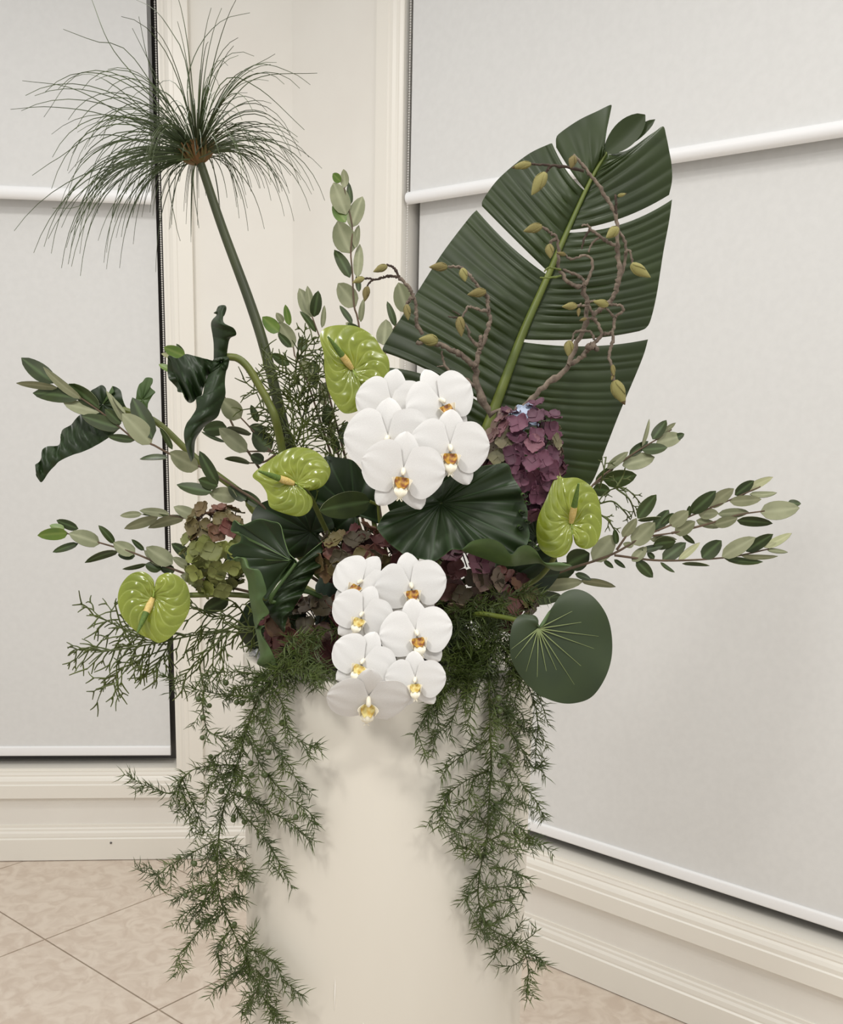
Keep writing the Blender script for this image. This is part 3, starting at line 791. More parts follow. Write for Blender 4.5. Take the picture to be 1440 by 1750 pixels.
cA = (640, 440, .1715); yA = 0.03
base = root(0.03, 0.03, 0)
magnolia('bare magnolia branch arching left from the banana leaf, with fuzzy buds', base, [
    ('main_stem', [tuple(base)] + mk(cA, yA, [(1200, 1700), (1150, 1560), (1100, 1470), (1040, 1370), (1010, 1250), (1015, 1130), (990, 1075)]), 8.5, 6.5, 'bark'),
    ('twig', mk(cA, yA - .005, [(1010, 1090), (1015, 1040), (1040, 950), (1060, 900), (1100, 800), (1140, 680), (1145, 580), (1130, 480), (1112, 370), (1020, 280), (960, 200), (900, 130), (850, 100), (730, 85)]), 5.0, 2.2, 'bark'),
    ('twig', mk(cA, yA - .008, [(1130, 540), (1040, 520), (940, 490), (900, 550), (865, 605)]), 3.0, 1.8, 'bark'),
    ('twig', mk(cA, yA - .006, [(1035, 890), (950, 790), (930, 720), (905, 660)]), 3.4, 1.8, 'bark'),
    ('twig', mk(cA, yA - .008, [(860, 600), (800, 600), (730, 590)]), 2.0, 1.0, 'bark_d'),
    ('twig', mk(cA, yA - .008, [(850, 575), (800, 545), (775, 530)]), 1.5, 0.8, 'bark_d'),
    ('twig', mk(cA, yA - .006, [(1040, 885), (1055, 830), (1050, 770)]), 3.6, 3.2, 'bark'),
    ('twig', mk(cA, yA - .01, [(995, 1080), (920, 1020), (850, 960), (800, 940), (640, 870), (520, 840), (425, 850)]), 5.5, 4.2, 'bark'),
    ('twig', mk(cA, yA - .012, [(470, 760), (450, 720), (420, 660), (415, 560), (410, 450), (380, 380), (340, 300), (240, 195)]), 3.6, 2.8, 'bark'),
    ('twig', mk(cA, yA - .012, [(240, 195), (150, 187), (60, 205), (0, 220), (-60, 210), (-110, 208)]), 2.4, 1.8, 'bark_d'),
    ('twig', mk(cA, yA - .012, [(260, 220), (210, 130), (170, 90), (120, 72)]), 2.6, 2.2, 'bark_d'),
    ('twig', mk(cA, yA - .012, [(-20, 222), (-60, 260), (-75, 300)]), 1.8, 1.6, 'bark_d'),
    ('twig', mk(cA, yA - .012, [(390, 400), (350, 420), (320, 470)]), 4.2, 3.0, 'bark'),
    ('twig', mk(cA, yA - .008, [(990, 1280), (910, 1220), (760, 1140), (690, 1050), (665, 930)]), 4.0, 2.0, 'bark'),
    ('twig', mk(cA, yA - .008, [(690, 1080), (650, 1085), (620, 1085)]), 1.6, 0.9, 'bark')],
    [(640 + a * .1715, 440 + b_ * .1715, 640 + c * .1715, 440 + e * .1715, d, k) for (a, b_, c, e, d, k) in (
        (725, 95, 540, 85, .02, 'n'), (875, 110, 895, 245, .015, 'f'), (1110, 340, 920, 360, .02, 'n'), (850, 590, 852, 795, .01, 'n'), (630, 835, 440, 800, .01, 'f'),
        (320, 470, 325, 630, .005, 'n'), (125, 85, -20, 135, .01, 'n'), (-105, 205, -225, 245, .01, 'n'), (-70, 290, -110, 440, .01, 'n'))])

cB = (880, 460, 1 / 6); cT = (860, 240, .18056); yB = 0.03
base = root(0.06, 0.03, 0)
magnolia('bare magnolia branch climbing in front of the banana leaf, tangled twigs', base, [
    ('main_stem', [tuple(base)] + mk(cB, yB, [(-40, 1570), (30, 1490), (130, 1390), (270, 1220), (450, 1090), (545, 980), (590, 860), (650, 720), (720, 540), (745, 430), (720, 300), (700, 190)]), 8.0, 4.2, 'bark'),
    ('twig', mk(cT, yB - .004, [(745, 1395), (620, 1340), (540, 1240), (520, 1180), (520, 1050), (508, 925), (440, 870), (370, 820)]), 4.2, 2.2, 'bark'),
    ('twig', mk(cT, yB - .004, [(500, 930), (460, 950), (435, 1000)]), 3.0, 2.4, 'bark'),
    ('twig', mk(cT, yB - .006, [(540, 1225), (490, 1210), (430, 1205), (385, 1240)]), 2.0, 1.4, 'rib'),
    ('twig', mk(cT, yB - .006, [(545, 1280), (450, 1300), (345, 1300)]), 2.0, 1.4, 'rib'),
    ('twig', mk(cT, yB - .003, [(765, 1390), (750, 1310), (640, 1250), (560, 1220)]), 3.0, 2.2, 'bark'),
    ('twig', mk(cT, yB - .006, [(770, 1370), (830, 1240), (840, 1150), (790, 1090), (640, 1120), (580, 1080)]), 2.8, 2.0, 'bark'),
    ('twig', mk(cB, yB - .008, [(545, 985), (640, 930), (720, 860), (790, 780), (850, 720), (890, 660), (830, 540), (800, 470), (760, 390), (680, 370), (620, 378)]), 4.8, 2.2, 'bark'),
    ('twig', mk(cB, yB - .008, [(800, 470), (890, 400), (960, 340), (1010, 270), (1040, 210), (1060, 100), (1075, 20)]), 4.0, 4.2, 'bark'),
    ('twig', mk(cT, yB - .008, [(1065, 1420), (1100, 1270), (1085, 1100), (1075, 960), (1080, 830), (1060, 700), (1030, 640), (900, 430), (800, 300), (730, 200), (660, 130)]), 4.4, 2.6, 'bark'),
    ('twig', mk(cT, yB - .010, [(760, 285), (640, 260), (480, 240), (260, 222)]), 2.8, 2.0, 'bark_d'),
    ('twig', mk(cT, yB - .010, [(440, 245), (415, 280), (395, 320)]), 2.6, 2.2, 'bark_d'),
    ('twig', mk(cT, yB - .010, [(1062, 700), (1065, 600), (1058, 515)]), 2.8, 2.4, 'bark_d'),
    ('twig', mk(cT, yB - .012, [(1055, 990), (1000, 970), (930, 920), (880, 880), (820, 840)]), 3.2, 2.6, 'bark'),
    ('twig', mk(cT, yB - .012, [(815, 840), (765, 930), (740, 1025)]), 2.2, 1.4, 'bark_d'),
    ('twig', mk(cT, yB - .012, [(905, 920), (835, 980), (800, 1060)]), 2.2, 1.4, 'bark'),
    ('twig', mk(cT, yB - .012, [(820, 830), (790, 800), (740, 805)]), 2.2, 1.6, 'bark'),
    ('twig', mk(cT, yB - .004, [(1090, 860), (1150, 960), (1160, 1080), (1130, 1230), (1100, 1290)]), 2.8, 2.6, 'bark'),
    ('twig', mk(cT, yB - .010, [(1150, 1060), (1195, 1045), (1222, 1170)]), 2.4, 2.0, 'bark'),
    ('twig', mk(cB, yB - .010, [(905, 660), (960, 660), (1000, 630), (1010, 600), (1020, 500), (1070, 460), (1110, 420), (1080, 375), (960, 362)]), 3.0, 2.6, 'bark'),
    ('twig', mk(cB, yB - .012, [(990, 640), (1000, 720), (960, 900), (990, 980), (1000, 1080), (1020, 1150)]), 3.2, 3.0, 'bark'),
    ('twig', mk(cB, yB - .008, [(1010, 490), (970, 440), (930, 400)]), 2.4, 1.8, 'bark'),
    ('twig', mk(cB, yB - .010, [(830, 525), (780, 505), (725, 508)]), 2.6, 2.0, 'bark'),
    ('twig', mk(cB, yB - .010, [(810, 720), (780, 650), (740, 635), (620, 640), (580, 740)]), 2.4, 2.0, 'bark'),
    ('twig', mk(cB, yB - .010, [(720, 345), (770, 335), (820, 320)]), 2.4, 2.0, 'bark'),
    ('twig', mk(cB, yB - .014, [(750, 800), (790, 780), (840, 820)]), 6.0, 4.0, 'bark')],
    [(cT[0] + a * cT[2], cT[1] + b_ * cT[2], cT[0] + c * cT[2], cT[1] + e * cT[2], d, k) for (a, b_, c, e, d, k) in (
        (365, 812, 185, 848, .015, 'n'), (435, 985, 435, 1120, .012, 'f'), (670, 150, 628, 262, .01, 'f'), (262, 222, 75, 248, .012, 't'), (400, 308, 252, 512, .01, 'n'),
        (1080, 525, 1168, 508, .01, 't'), (1085, 830, 965, 915, .005, 'f'), (1205, 1170, 1385, 1310, .008, 'n'), (590, 1082, 500, 1058, .015, 't'))] +
    [(cB[0] + a * cB[2], cB[1] + b_ * cB[2], cB[0] + c * cB[2], cB[1] + e * cB[2], d, k) for (a, b_, c, e, d, k) in (
        (955, 370, 800, 318, .008, 'n'), (635, 378, 478, 375, .008, 'n'), (655, 400, 640, 492, .008, 't'), (730, 508, 655, 522, .01, 't'), (560, 735, 530, 895, .008, 'f'),
        (1015, 1140, 1110, 1400, .005, 'o'), (1000, 980, 1005, 1110, .008, 't'), (1005, 1090, 980, 1140, .005, 't'))])

# ------------------------------------------------------------------ fan- and strip-shaped leaves traced as surfaces
def fan(parent, name, centre, outline, y0, front, back, gx=0.0, gy=0.0, bulge=0.0, ruf=0.0, rfreq=9.0, veins=0, vdepth=0.001, rings=16, cols=120, closed=True, th=0.0007, vw=0.10, swirl=0.0, quilt=0.0, label=None, edge=0.0, ph=0.0):
    cx, cy = centre
    o = cat_rom([p[:2] for p in outline], cols, closed)
    od = np.array([p[2] if len(p) > 2 else 0.0 for p in outline])
    odi = np.interp(np.linspace(0, 1, cols, endpoint=not closed), np.linspace(0, 1, len(od) + (1 if closed else 0)), np.append(od, od[0]) if closed else od)
    G = np.zeros((rings, cols, 3)); A = np.zeros((rings, cols))
    for i in range(rings):
        t = 0.02 + 0.98 * (i / (rings - 1)) ** 0.85
        for j in range(cols):
            x = cx + (o[j, 0] - cx) * t; y = cy + (o[j, 1] - cy) * t; u = j / cols
            vp = (u + swirl * t * (1 - t)) * veins
            fr = abs((vp + 0.5) % 1.0 - 0.5) * 2 if veins else 1.0    # 0 on a vein
            d = y0 + gx * (x - cx) / 100 + gy * (y - cy) / 100 + odi[j] * t ** 1.6
            d -= bulge * math.sin(math.pi * min(t, 1) * 0.9) * 1.0
            d += ruf * math.sin(rfreq * 2 * math.pi * u + ph) * t ** 3.5
            if veins:
                d -= vdepth * (math.sin(fr * math.pi / 2)) * math.sin(math.pi * min(t * 0.97, 1)) ** 0.7
                A[i, j] = max(0, 1 - fr / vw) * (1 - 0.6 * t)
            if quilt: d -= quilt * math.sin(t * 19 + fr * 2.0) * math.sin(math.pi * t) * math.sin(fr * math.pi / 2)
            if edge: A[i, j] = max(A[i, j], edge if i >= rings - 1 else 0)
            G[i, j] = P(x, y, d)
    V, F, fm, at = sheet(G, th, wrap=closed, attr=A)
    return mesh_obj(name, V, F, [front, back], parent, fmat=fm, attr=at, label=label)


def ruled(parent, name, A_, B_, ya, yb, front, back, n=40, m=10, bulge=0.0, wav=0.0, wfreq=5.0, th=0.0007, label=None, wside=1, rib=0.0, nribs=7):
    """strip between two edges; ya, yb: depth lists along each edge"""
    a = cat_rom([p[:2] for p in A_], n); b = cat_rom([p[:2] for p in B_], n)
    G = np.zeros((n, m, 3)); AT = np.zeros((n, m))
    for i in range(n):
        t = i / (n - 1)
        da = np.interp(t, np.linspace(0, 1, len(ya)), ya); db = np.interp(t, np.linspace(0, 1, len(yb)), yb)
        for j in range(m):
            s = j / (m - 1); q = a[i] * (1 - s) + b[i] * s
            d = da * (1 - s) + db * s - bulge * math.sin(math.pi * s)
            d += wav * math.sin(2 * math.pi * wfreq * t) * (s if wside > 0 else 1 - s) ** 2
            if rib: d -= rib * abs(math.sin(math.pi * nribs * (t + 0.15 * s)))
            if rib: AT[i, j] = max(0, 1 - abs(math.sin(math.pi * nribs * (t + 0.15 * s))) / 0.25) * 0.6
            G[i, j] = P(q[0], q[1], d)
    V, F, fm, at = sheet(G, th, attr=AT)
    return mesh_obj(name, V, F, [front, back], parent, fmat=fm, attr=at, label=label)


def stalk(parent, pts, r, m='gstem', name='stalk', sides=8):
    V, F = tube(cat_rom([np.asarray(p) for p in pts], 8 * len(pts)), r, sides); return mesh_obj(name, V, F, M[m], parent)


# --- anthuriums
def anthurium(label, crop, outl, centre, spx, y0, rt_, path, gx=0.0, gy=0.0, ph=0.0):
    t = thing('anthurium', label, 'anthurium', root(*rt_), 'green anthuriums')
    o = cr(*crop, outl); c = cr(*crop, [centre])[0]
    fan(t, 'spathe', c, o, y0, M['anth'], M['anth_b'], gx=gx, gy=gy, bulge=0.004, veins=17, vdepth=0.0009, quilt=0.0005, rings=26, cols=210, swirl=0.30, vw=0.16, ruf=0.0015, rfreq=4, ph=ph)
    s0, s1 = cr(*crop, spx)
    p0 = P(*s0, y0 - 0.001); p1 = P(*s1, y0 - 0.026)
    q = p0 + (p1 - p0) * 0.42
    V, F = tube(cat_rom([p0, p0 + (q - p0) * .5, q], 10), [0.0026, 0.0040, 0.0036], 10); mesh_obj('spadix', V, F, M['spadix'], t, label='yellow lower half of the spadix')
    V, F = tube(cat_rom([q, q + (p1 - q) * .6, p1], 10), [0.0036, 0.0026, 0.0010], 10); mesh_obj('spadix_tip', V, F, M['spadix_g'], t, label='green tapering upper half of the spadix')
    stalk(t, [root(*rt_)] + [P(*p) for p in path] + [P(c[0], c[1], y0 + 0.004)], 0.0030)
    return t


anthurium('topmost green anthurium, tilted, just above the upper orchids', (420, 270, .28),
          [(452, 1082), (480, 1040), (560, 1020), (680, 1030), (780, 1090), (830, 1170), (868, 1220), (875, 1300), (840, 1380), (760, 1402), (690, 1370), (656, 1300), (700, 1385), (722, 1430), (715, 1500), (680, 1545), (600, 1558), (545, 1500), (500, 1410), (480, 1300), (475, 1200), (455, 1120)],
          (652, 1288), [(648, 1285), (500, 1090)], -0.045, (0.0, 0.0, 0), [(640, 900, 0.0), (625, 740, -0.01)], gx=0.004, gy=-0.008)
anthurium('green anthurium in the middle left, its tip pointing left', (430, 640, 1 / 6),
          [(8, 1040), (100, 940), (250, 830), (370, 765), (500, 745), (640, 780), (750, 870), (805, 970), (790, 1060), (720, 1150), (600, 1190), (510, 1165), (455, 1112), (540, 1190), (612, 1260), (622, 1340), (570, 1420), (480, 1455), (350, 1430), (200, 1370), (165, 1290), (150, 1210), (90, 1120)],
          (442, 1105), [(430, 1118), (70, 990)], -0.085, (-0.02, -0.02, 0), [(570, 930, -0.04), (530, 850, -0.06)], gx=0.003, gy=-0.010, ph=1)
anthurium('green anthurium on the right with an upturned tip, beside the purple hydrangea', (880, 680, .3611),
          [(207, 352), (225, 378), (300, 380), (370, 430), (400, 500), (410, 600), (390, 680), (340, 715), (285, 690), (267, 606), (272, 680), (240, 740), (180, 755), (120, 715), (100, 640), (110, 560), (150, 470), (178, 400)],
          (266, 592), [(265, 590), (300, 405)], -0.075, (0.05, -0.02, 0), [(900, 1000, -0.04), (960, 930, -0.055)], gx=-0.003, gy=-0.010, ph=2)
anthurium('lowest green anthurium at the far left, heart-shaped, spadix pointing down', (40, 820, .3889),
          [(600, 716), (655, 685), (715, 605), (733, 530), (712, 450), (650, 410), (600, 420), (578, 455), (569, 512), (573, 445), (530, 405), (470, 415), (425, 470), (415, 540), (440, 610), (500, 670), (560, 702)],
          (571, 520), [(568, 520), (500, 672)], -0.09, (-0.06, -0.03, -0.01), [(430, 1019, -0.06), (330, 1017, -0.075)], gx=0.004, gy=-0.012, ph=3)

# --- ruffled leaf in the centre, under the upper orchids
rf = thing('ruffled_leaf', 'broad dark green ruffled leaf under the upper orchid spray', 'leaf', root(0.02, -0.06, 0), 'frilly dark leaves')
c5 = (540, 540, .3611)
fan(rf, 'leaf_blade', cr(*c5, [(590, 885)])[0],
    cr(*c5, [(292, 1010, -.02), (300, 975, -.02), (345, 925, -.01), (470, 880, 0), (540, 830, .01), (640, 760, .015), (740, 720, .01), (830, 705, 0), (905, 700, -.005), (930, 760, 0), (965, 815, -.005), (985, 870, .005), (1000, 920, -.005), (1000, 975, .005), (1010, 1040, 0), (985, 1100, -.01), (930, 1130, -.02), (880, 1110, -.025), (800, 1090, -.03), (740, 1085, -.035), (690, 1105, -.04), (640, 1105, -.035), (600, 1135, -.035), (560, 1160, -.035), (500, 1150, -.03), (430, 1135, -.03), (390, 1110, -.025), (340, 1070, -.025)]),
    -0.105, M['ruf'], M['ruf_b'], bulge=0.010, veins=19, vdepth=0.0017, ruf=0.005, rfreq=15, rings=24, cols=240, vw=0.12, edge=0.5)
ruled(rf, 'folded_edge', cr(*c5, [(690, 1105), (740, 1065), (820, 1054), (880, 1080), (922, 1130), (960, 1095), (1000, 1085), (1040, 1110), (1080, 1165), (1150, 1165), (1212, 1180)]),
      cr(*c5, [(690, 1112), (740, 1130), (810, 1155), (880, 1180), (930, 1185), (970, 1180), (1010, 1175), (1060, 1172), (1110, 1200), (1160, 1206), (1212, 1184)]), [-.155, -.165, -.16, -.15, -.14], [-.14, -.135, -.13, -.13, -.135], M['ruf_b'], M['ruf'], n=60, bulge=0.006, wav=0.0, label='folded lip showing the paler underside')
for k, (x, y, r) in enumerate(((985, 850, 18), (1000, 885, 16), (975, 930, 17), (1000, 975, 15), (965, 1000, 16), (1015, 1075, 20), (1045, 1100, 16))):
    (qx, qy) = cr(*c5, [(x, y)])[0]; rr = r * c5[2]
    pts = [P(qx + rr * math.cos(a_) * (1 - a_ / 11), qy + rr * 0.8 * math.sin(a_) * (1 - a_ / 11), -0.125 - 0.002 * a_) for a_ in np.linspace(0, 5.5, 14)]
    G = np.array([[p + np.array([0, dd, 0]) for dd in np.linspace(0, 0.018, 5)] for p in pts])
    V, F, fm, at = sheet(G, 0.0006); mesh_obj('frill', V, F, [M['ruf_b'], M['ruf']], rf, fmat=fm)
stalk(rf, [root(0.02, -0.06, 0), P(770, 960, -0.07), P(760, 880, -0.09), P(753, 860, -0.100)], 0.003)

# --- left folded ruffled leaf
rf = thing('ruffled_leaf', 'dark green ruffled leaf folded along its rib, beside the green hydrangea', 'leaf', root(-0.05, -0.07, 0), 'frilly dark leaves')
c6 = (380, 860, .1828)
fan(rf, 'leaf_half', cr(*c6, [(640, 535)])[0], cr(*c6, [(110, 160), (180, 205), (330, 150), (450, 170), (535, 200), (570, 330), (620, 470), (695, 560), (600, 660), (500, 760), (400, 900), (340, 720), (300, 620), (250, 600), (215, 530), (130, 500), (60, 545), (42, 475), (80, 400), (165, 360), (160, 275), (80, 262), (85, 215)]),
    -0.11, M['ruf'], M['ruf_b'], bulge=-0.008, veins=9, vdepth=0.002, gx=-0.012, gy=0.0, rings=16, cols=140, edge=0.6)
ruled(rf, 'leaf_half', cr(*c6, [(700, 550), (600, 670), (500, 790), (425, 890), (400, 950), (430, 1030), (490, 1110), (560, 1200)]), cr(*c6, [(985, 320), (1002, 400), (925, 500), (932, 580), (860, 650), (790, 770), (700, 930), (640, 1010), (600, 1100), (575, 1210)]),
      [-.115, -.112, -.112, -.115], [-.09, -.10, -.11, -.13], M['ruf'], M['ruf_b'], n=60, m=16, bulge=0.006, rib=0.0018, nribs=9, wav=0.006, wfreq=6)
ruled(rf, 'ruffled_margin', cr(*c6, [(125, 505), (220, 515), (255, 605), (345, 625), (390, 730), (412, 830), (375, 900), (435, 1010), (415, 1050), (365, 1080), (330, 1140)]),
      cr(*c6, [(60, 545), (150, 520), (180, 610), (232, 720), (240, 800), (255, 900), (268, 980), (285, 1050), (290, 1100), (300, 1140), (310, 1180)]), [-.135, -.15, -.155, -.15, -.145], [-.13, -.13, -.125, -.125, -.12], M['ruf_b'], M['ruf'], n=60, m=8, bulge=0.008, label='wavy margin showing the paler underside')
ruled(rf, 'leaf_tip', cr(*c6, [(400, 1145), (360, 1180), (375, 1250), (430, 1330), (480, 1430), (525, 1555)]), cr(*c6, [(300, 1140), (315, 1220), (335, 1320), (350, 1420), (330, 1510), (515, 1562)]), [-.135, -.15, -.155, -.15], [-.12, -.125, -.13, -.14], M['ruf_b'], M['ruf'], n=40, m=8, bulge=0.006, label='green tip folded forward')
stalk(rf, [root(-0.05, -0.07, 0), P(520, 1010, -.10), P(462, 1028, -.118), P(505, 963, -.117)], [0.003, 0.0026, 0.0016], 'ruf_b', name='midrib')

# --- curled dark leaf upper left
rf = thing('curled_leaf', 'dark green leaf curled on its arching stalk, left of the papyrus stem', 'leaf', root(-0.05, 0.0, 0), 'frilly dark leaves')
c7 = (260, 500, .1714)
ruled(rf, 'leaf_half', cr(*c7, [(650, 690), (450, 640), (340, 612), (290, 640), (240, 655), (165, 628), (155, 700)]), cr(*c7, [(660, 720), (590, 800), (520, 920), (490, 1020), (430, 1070), (370, 1100), (310, 1010)]), [-.03, -.05, -.04, -.05, -.03], [-.03, -.045, -.06, -.05, -.04], M['ruf'], M['ruf_b'], n=40, m=24, bulge=0.0, wav=0.012, wfreq=5, rib=0.003, nribs=5)
fan(rf, 'leaf_half', cr(*c7, [(330, 850)])[0], cr(*c7, [(165, 628), (240, 660), (400, 640), (500, 720), (500, 900), (440, 1050), (380, 1100), (330, 1065), (310, 1000), (255, 990), (245, 950), (200, 900), (160, 850), (152, 750)]), -0.037, M['ruf'], M['ruf_b'], veins=9, vdepth=0.003, ruf=0.004, rfreq=7, rings=14, cols=120)
ruled(rf, 'leaf_half', cr(*c7, [(560, 820), (520, 930), (500, 1020), (440, 1050), (440, 1150), (390, 1240), (340, 1310), (315, 1410), (335, 1540), (385, 1690)]),
      cr(*c7, [(765, 680), (735, 800), (725, 900), (730, 1020), (690, 1130), (650, 1240), (540, 1320), (480, 1390), (430, 1480), (420, 1640)]), [-.055, -.075, -.08, -.08, -.07], [-.04, -.06, -.065, -.065, -.065], M['ruf'], M['ruf_b'], n=50, m=16, bulge=0.012, rib=0.002, nribs=6)
ruled(rf, 'leaf_lobe', cr(*c7, [(612, 680), (612, 520), (600, 420), (585, 320), (600, 270), (640, 225), (640, 170), (665, 132)]), cr(*c7, [(745, 640), (752, 560), (775, 460), (838, 420), (810, 355), (715, 300), (712, 220), (738, 150)]), [-.03, -.03, -.035, -.03], [-.03, -.04, -.055, -.04], M['ruf'], M['ruf_b'], n=44, m=14, bulge=0.008, rib=0.0015, nribs=5)
fan(rf, 'leaf_lobe', cr(*c7, [(690, 175)])[0], cr(*c7, [(635, 215), (612, 203), (640, 180), (655, 140), (690, 125), (730, 130), (740, 165), (718, 230), (690, 240)]), -0.032, M['ruf'], M['ruf_b'], bulge=0.006, rings=8, cols=48)
fan(rf, 'leaf_base', cr(*c7, [(690, 690)])[0], cr(*c7, [(600, 700), (620, 660), (720, 635), (765, 650), (765, 700), (735, 780), (640, 790), (590, 790)]), -0.05, M['ruf'], M['ruf_b'], bulge=0.006, veins=7, vdepth=.002, rings=8, cols=60)
stalk(rf, [root(-0.05, 0.0, 0), P(500, 880, -.01), P(482, 770, -.015)] + [P(x, y, -.03) for x, y in cr(*c7, [(1225, 1250), (1170, 1120), (1060, 920), (950, 740), (850, 655), (750, 640)])], [0.005, 0.0048, 0.004])

# --- curled dark leaf far left
rf = thing('curled_leaf', 'dark green crinkled leaf furthest left, behind the silvery branch', 'leaf', root(-0.06, 0.02, 0), 'frilly dark leaves')
c8 = (20, 590, .1944)
ruled(rf, 'leaf_half', cr(*c8, [(960, 640), (760, 560), (620, 600), (560, 650), (520, 700), (445, 745), (430, 820), (410, 880), (310, 890), (265, 930), (255, 1010), (205, 1050)]), cr(*c8, [(940, 740), (870, 800), (760, 870), (640, 930), (520, 970), (420, 1020), (380, 1060), (340, 1100), (310, 1140), (285, 1180), (255, 1205), (215, 1150)]),
      [.05, .055, .05, .045, .04, .035], [.04, .035, .03, .03, .03, .03], M['ruf'], M['ruf_b'], n=60, m=16, bulge=0.006, wav=0.006, wfreq=9, wside=-1, rib=0.0028, nribs=9)
fan(rf, 'leaf_lobe', cr(*c8, [(800, 520)])[0], cr(*c8, [(620, 600), (680, 500), (690, 410), (740, 375), (790, 350), (825, 375), (840, 430), (880, 420), (900, 410), (890, 360), (955, 395), (975, 480), (1000, 540), (1035, 585), (940, 680), (760, 700)]), 0.045, M['ruf'], M['ruf_b'], veins=9, vdepth=.002, rings=12, cols=110, ruf=0.003, rfreq=5)
fan(rf, 'leaf_lobe', cr(*c8, [(1150, 480)])[0], cr(*c8, [(1050, 600), (1090, 470), (1100, 400), (1120, 345), (1150, 320), (1180, 285), (1235, 290), (1238, 330), (1220, 370), (1262, 410), (1240, 440), (1200, 510), (1180, 600)]), 0.042, M['ruf_b'], M['ruf'], veins=7, vdepth=.0015, rings=10, cols=90)
stalk(rf, [root(-0.06, 0.02, 0)] + [P(x, y, .03) for x, y in ((440, 880), (420, 850), (355, 800), (318, 768), (265, 720), (210, 700))], [0.0048, 0.0045, 0.0036])

# --- round leaf
rl = thing('round_leaf', 'flat round green leaf with pale radiating veins, lower right', 'leaf', root(0.06, -0.05, -0.02))
c9 = (520, 900, .375); cc = cr(*c9, [(1065, 465)])[0]
fan(rl, 'leaf_blade', cc, cr(*c9, [(1068, 452), (1066, 425), (1050, 405), (1020, 400), (985, 402), (950, 440), (935, 520), (945, 610), (990, 690), (1060, 760), (1150, 800), (1230, 805), (1310, 775), (1370, 690), (1400, 590), (1398, 480), (1370, 390), (1310, 315), (1240, 285), (1175, 305), (1130, 365), (1095, 440)]),
    -0.165, M['rnd'], M['rnd_b'], bulge=0.004, veins=0, gx=0.004, gy=-0.01, rings=18, cols=140, ruf=0.002, rfreq=5)
for (x, y) in ((940, 560), (960, 600), (1010, 660), (1060, 720), (1110, 700), (1160, 680), (1230, 720), (1300, 670), (1330, 560), (1340, 500), (1300, 430), (1250, 370)):
    q = cr(*c9, [(x, y)])[0]; pts = []
    for s in np.linspace(0, 1.0, 8):
        xx, yy = cc[0] + (q[0] - cc[0]) * s, cc[1] + (q[1] - cc[1]) * s
        pts.append(P(xx, yy, -0.1662 + 0.004 * (xx - cc[0]) / 100 - 0.01 * (yy - cc[1]) / 100 - 0.004 * math.sin(math.pi * min(s * 1.0, 1) * 0.9)))
    V, F = tube(pts, [0.0008, 0.0004, 0.00015], 5); mesh_obj('vein', V, F, M['vein'], rl)
stalk(rl, [root(0.06, -0.05, -0.02)] + [P(x, y, d) for x, y, d in ((810, 1050, -.11), (850, 1053, -.13), (890, 1062, -.15), (920, 1075, -.162))], 0.0026, 'rib')

# ------------------------------------------------------------------ orchids
def petal_mesh(name, length, hw, ang, zoff, cup, shape, claw=0.07, off=(0, 0), wide=0.5, ripple=0.0, asym=0.0):
    n, m = 15, 13
    G = np.zeros((n, m, 3)); ca, sa = math.cos(ang), math.sin(ang)
    for i in range(n):
        t = i / (n - 1)
        w_ = hw * max(math.sin(math.pi * (0.04 + 0.955 * t) ** shape), 0.0) ** wide
        w_ *= 0.12 + 0.88 * min(1, t / 0.22) ** 0.8
        w_ = max(w_, claw * hw * 0.5 * (1 - t))
        for j in range(m):
            q = 2 * j / (m - 1) - 1
            x = length * (t - 0.02) + 0.02 * length * math.sin(2 * q + ang) * math.sin(math.pi * t); y = w_ * (q + asym * t) * (1 + 0.05 * math.sin(7 * t + 2 * q))
            z = zoff + cup * (0.9 * t * (1 - t) * 4 * 0.5 - 0.5 * q * q * t - 0.35 * t * t) + ripple * math.sin(9 * q + 4 * t) * t
            z += 0.05 * (1 - abs(q)) * t * (1 - t) + 0.006 * math.sin(14 * q) * t * (1 - t) * 2
            G[i, j] = (off[0] + x * ca - y * sa, off[1] + x * sa + y * ca, z)
    V, F, fm, _ = sheet(G, 0.006, ref=np.array([0, 0, 50.0]))
    me = bpy.data.meshes.new(name); me.from_pydata([tuple(v) for v in V], [], F); me.materials.append(M['orch'])
    me.polygons.foreach_set('use_smooth', np.ones(len(F), bool)); me.update(); me.set_sharp_from_angle(angle=math.radians(72)); return me


D2 = math.radians
PET_R = petal_mesh('petal_a', 1.04, 0.64, D2(6), 0.05, 0.085, 0.86, off=(0.01, 0.03), wide=0.46, ripple=0.012)
PET_L = petal_mesh('petal_b', 1.04, 0.64, D2(174), 0.05, 0.085, 0.86, off=(-0.01, 0.03), wide=0.46, ripple=0.012)
SEP_T = petal_mesh('sepal_a', 0.95, 0.36, D2(90), -0.03, 0.09, 0.85, off=(0, 0.06))
SEP_R = petal_mesh('sepal_b', 0.96, 0.31, D2(-58), -0.06, 0.10, 0.85, off=(0.04, -0.04))
SEP_L = petal_mesh('sepal_c', 0.96, 0.31, D2(238), -0.06, 0.10, 0.85, off=(-0.04, -0.04))


def mk_column():
    V, F = tube([(0, 0.09, 0.02), (0, 0.07, 0.12), (0, 0.01, 0.22), (0, -0.04, 0.24)], [0.045, 0.06, 0.065, 0.035], 10)
    me = bpy.data.meshes.new('column'); me.from_pydata([tuple(v) for v in V], [], F); me.materials.append(M['lip'])
    me.polygons.foreach_set('use_smooth', np.ones(len(F), bool)); me.update(); me.set_sharp_from_angle(angle=math.radians(72)); return me


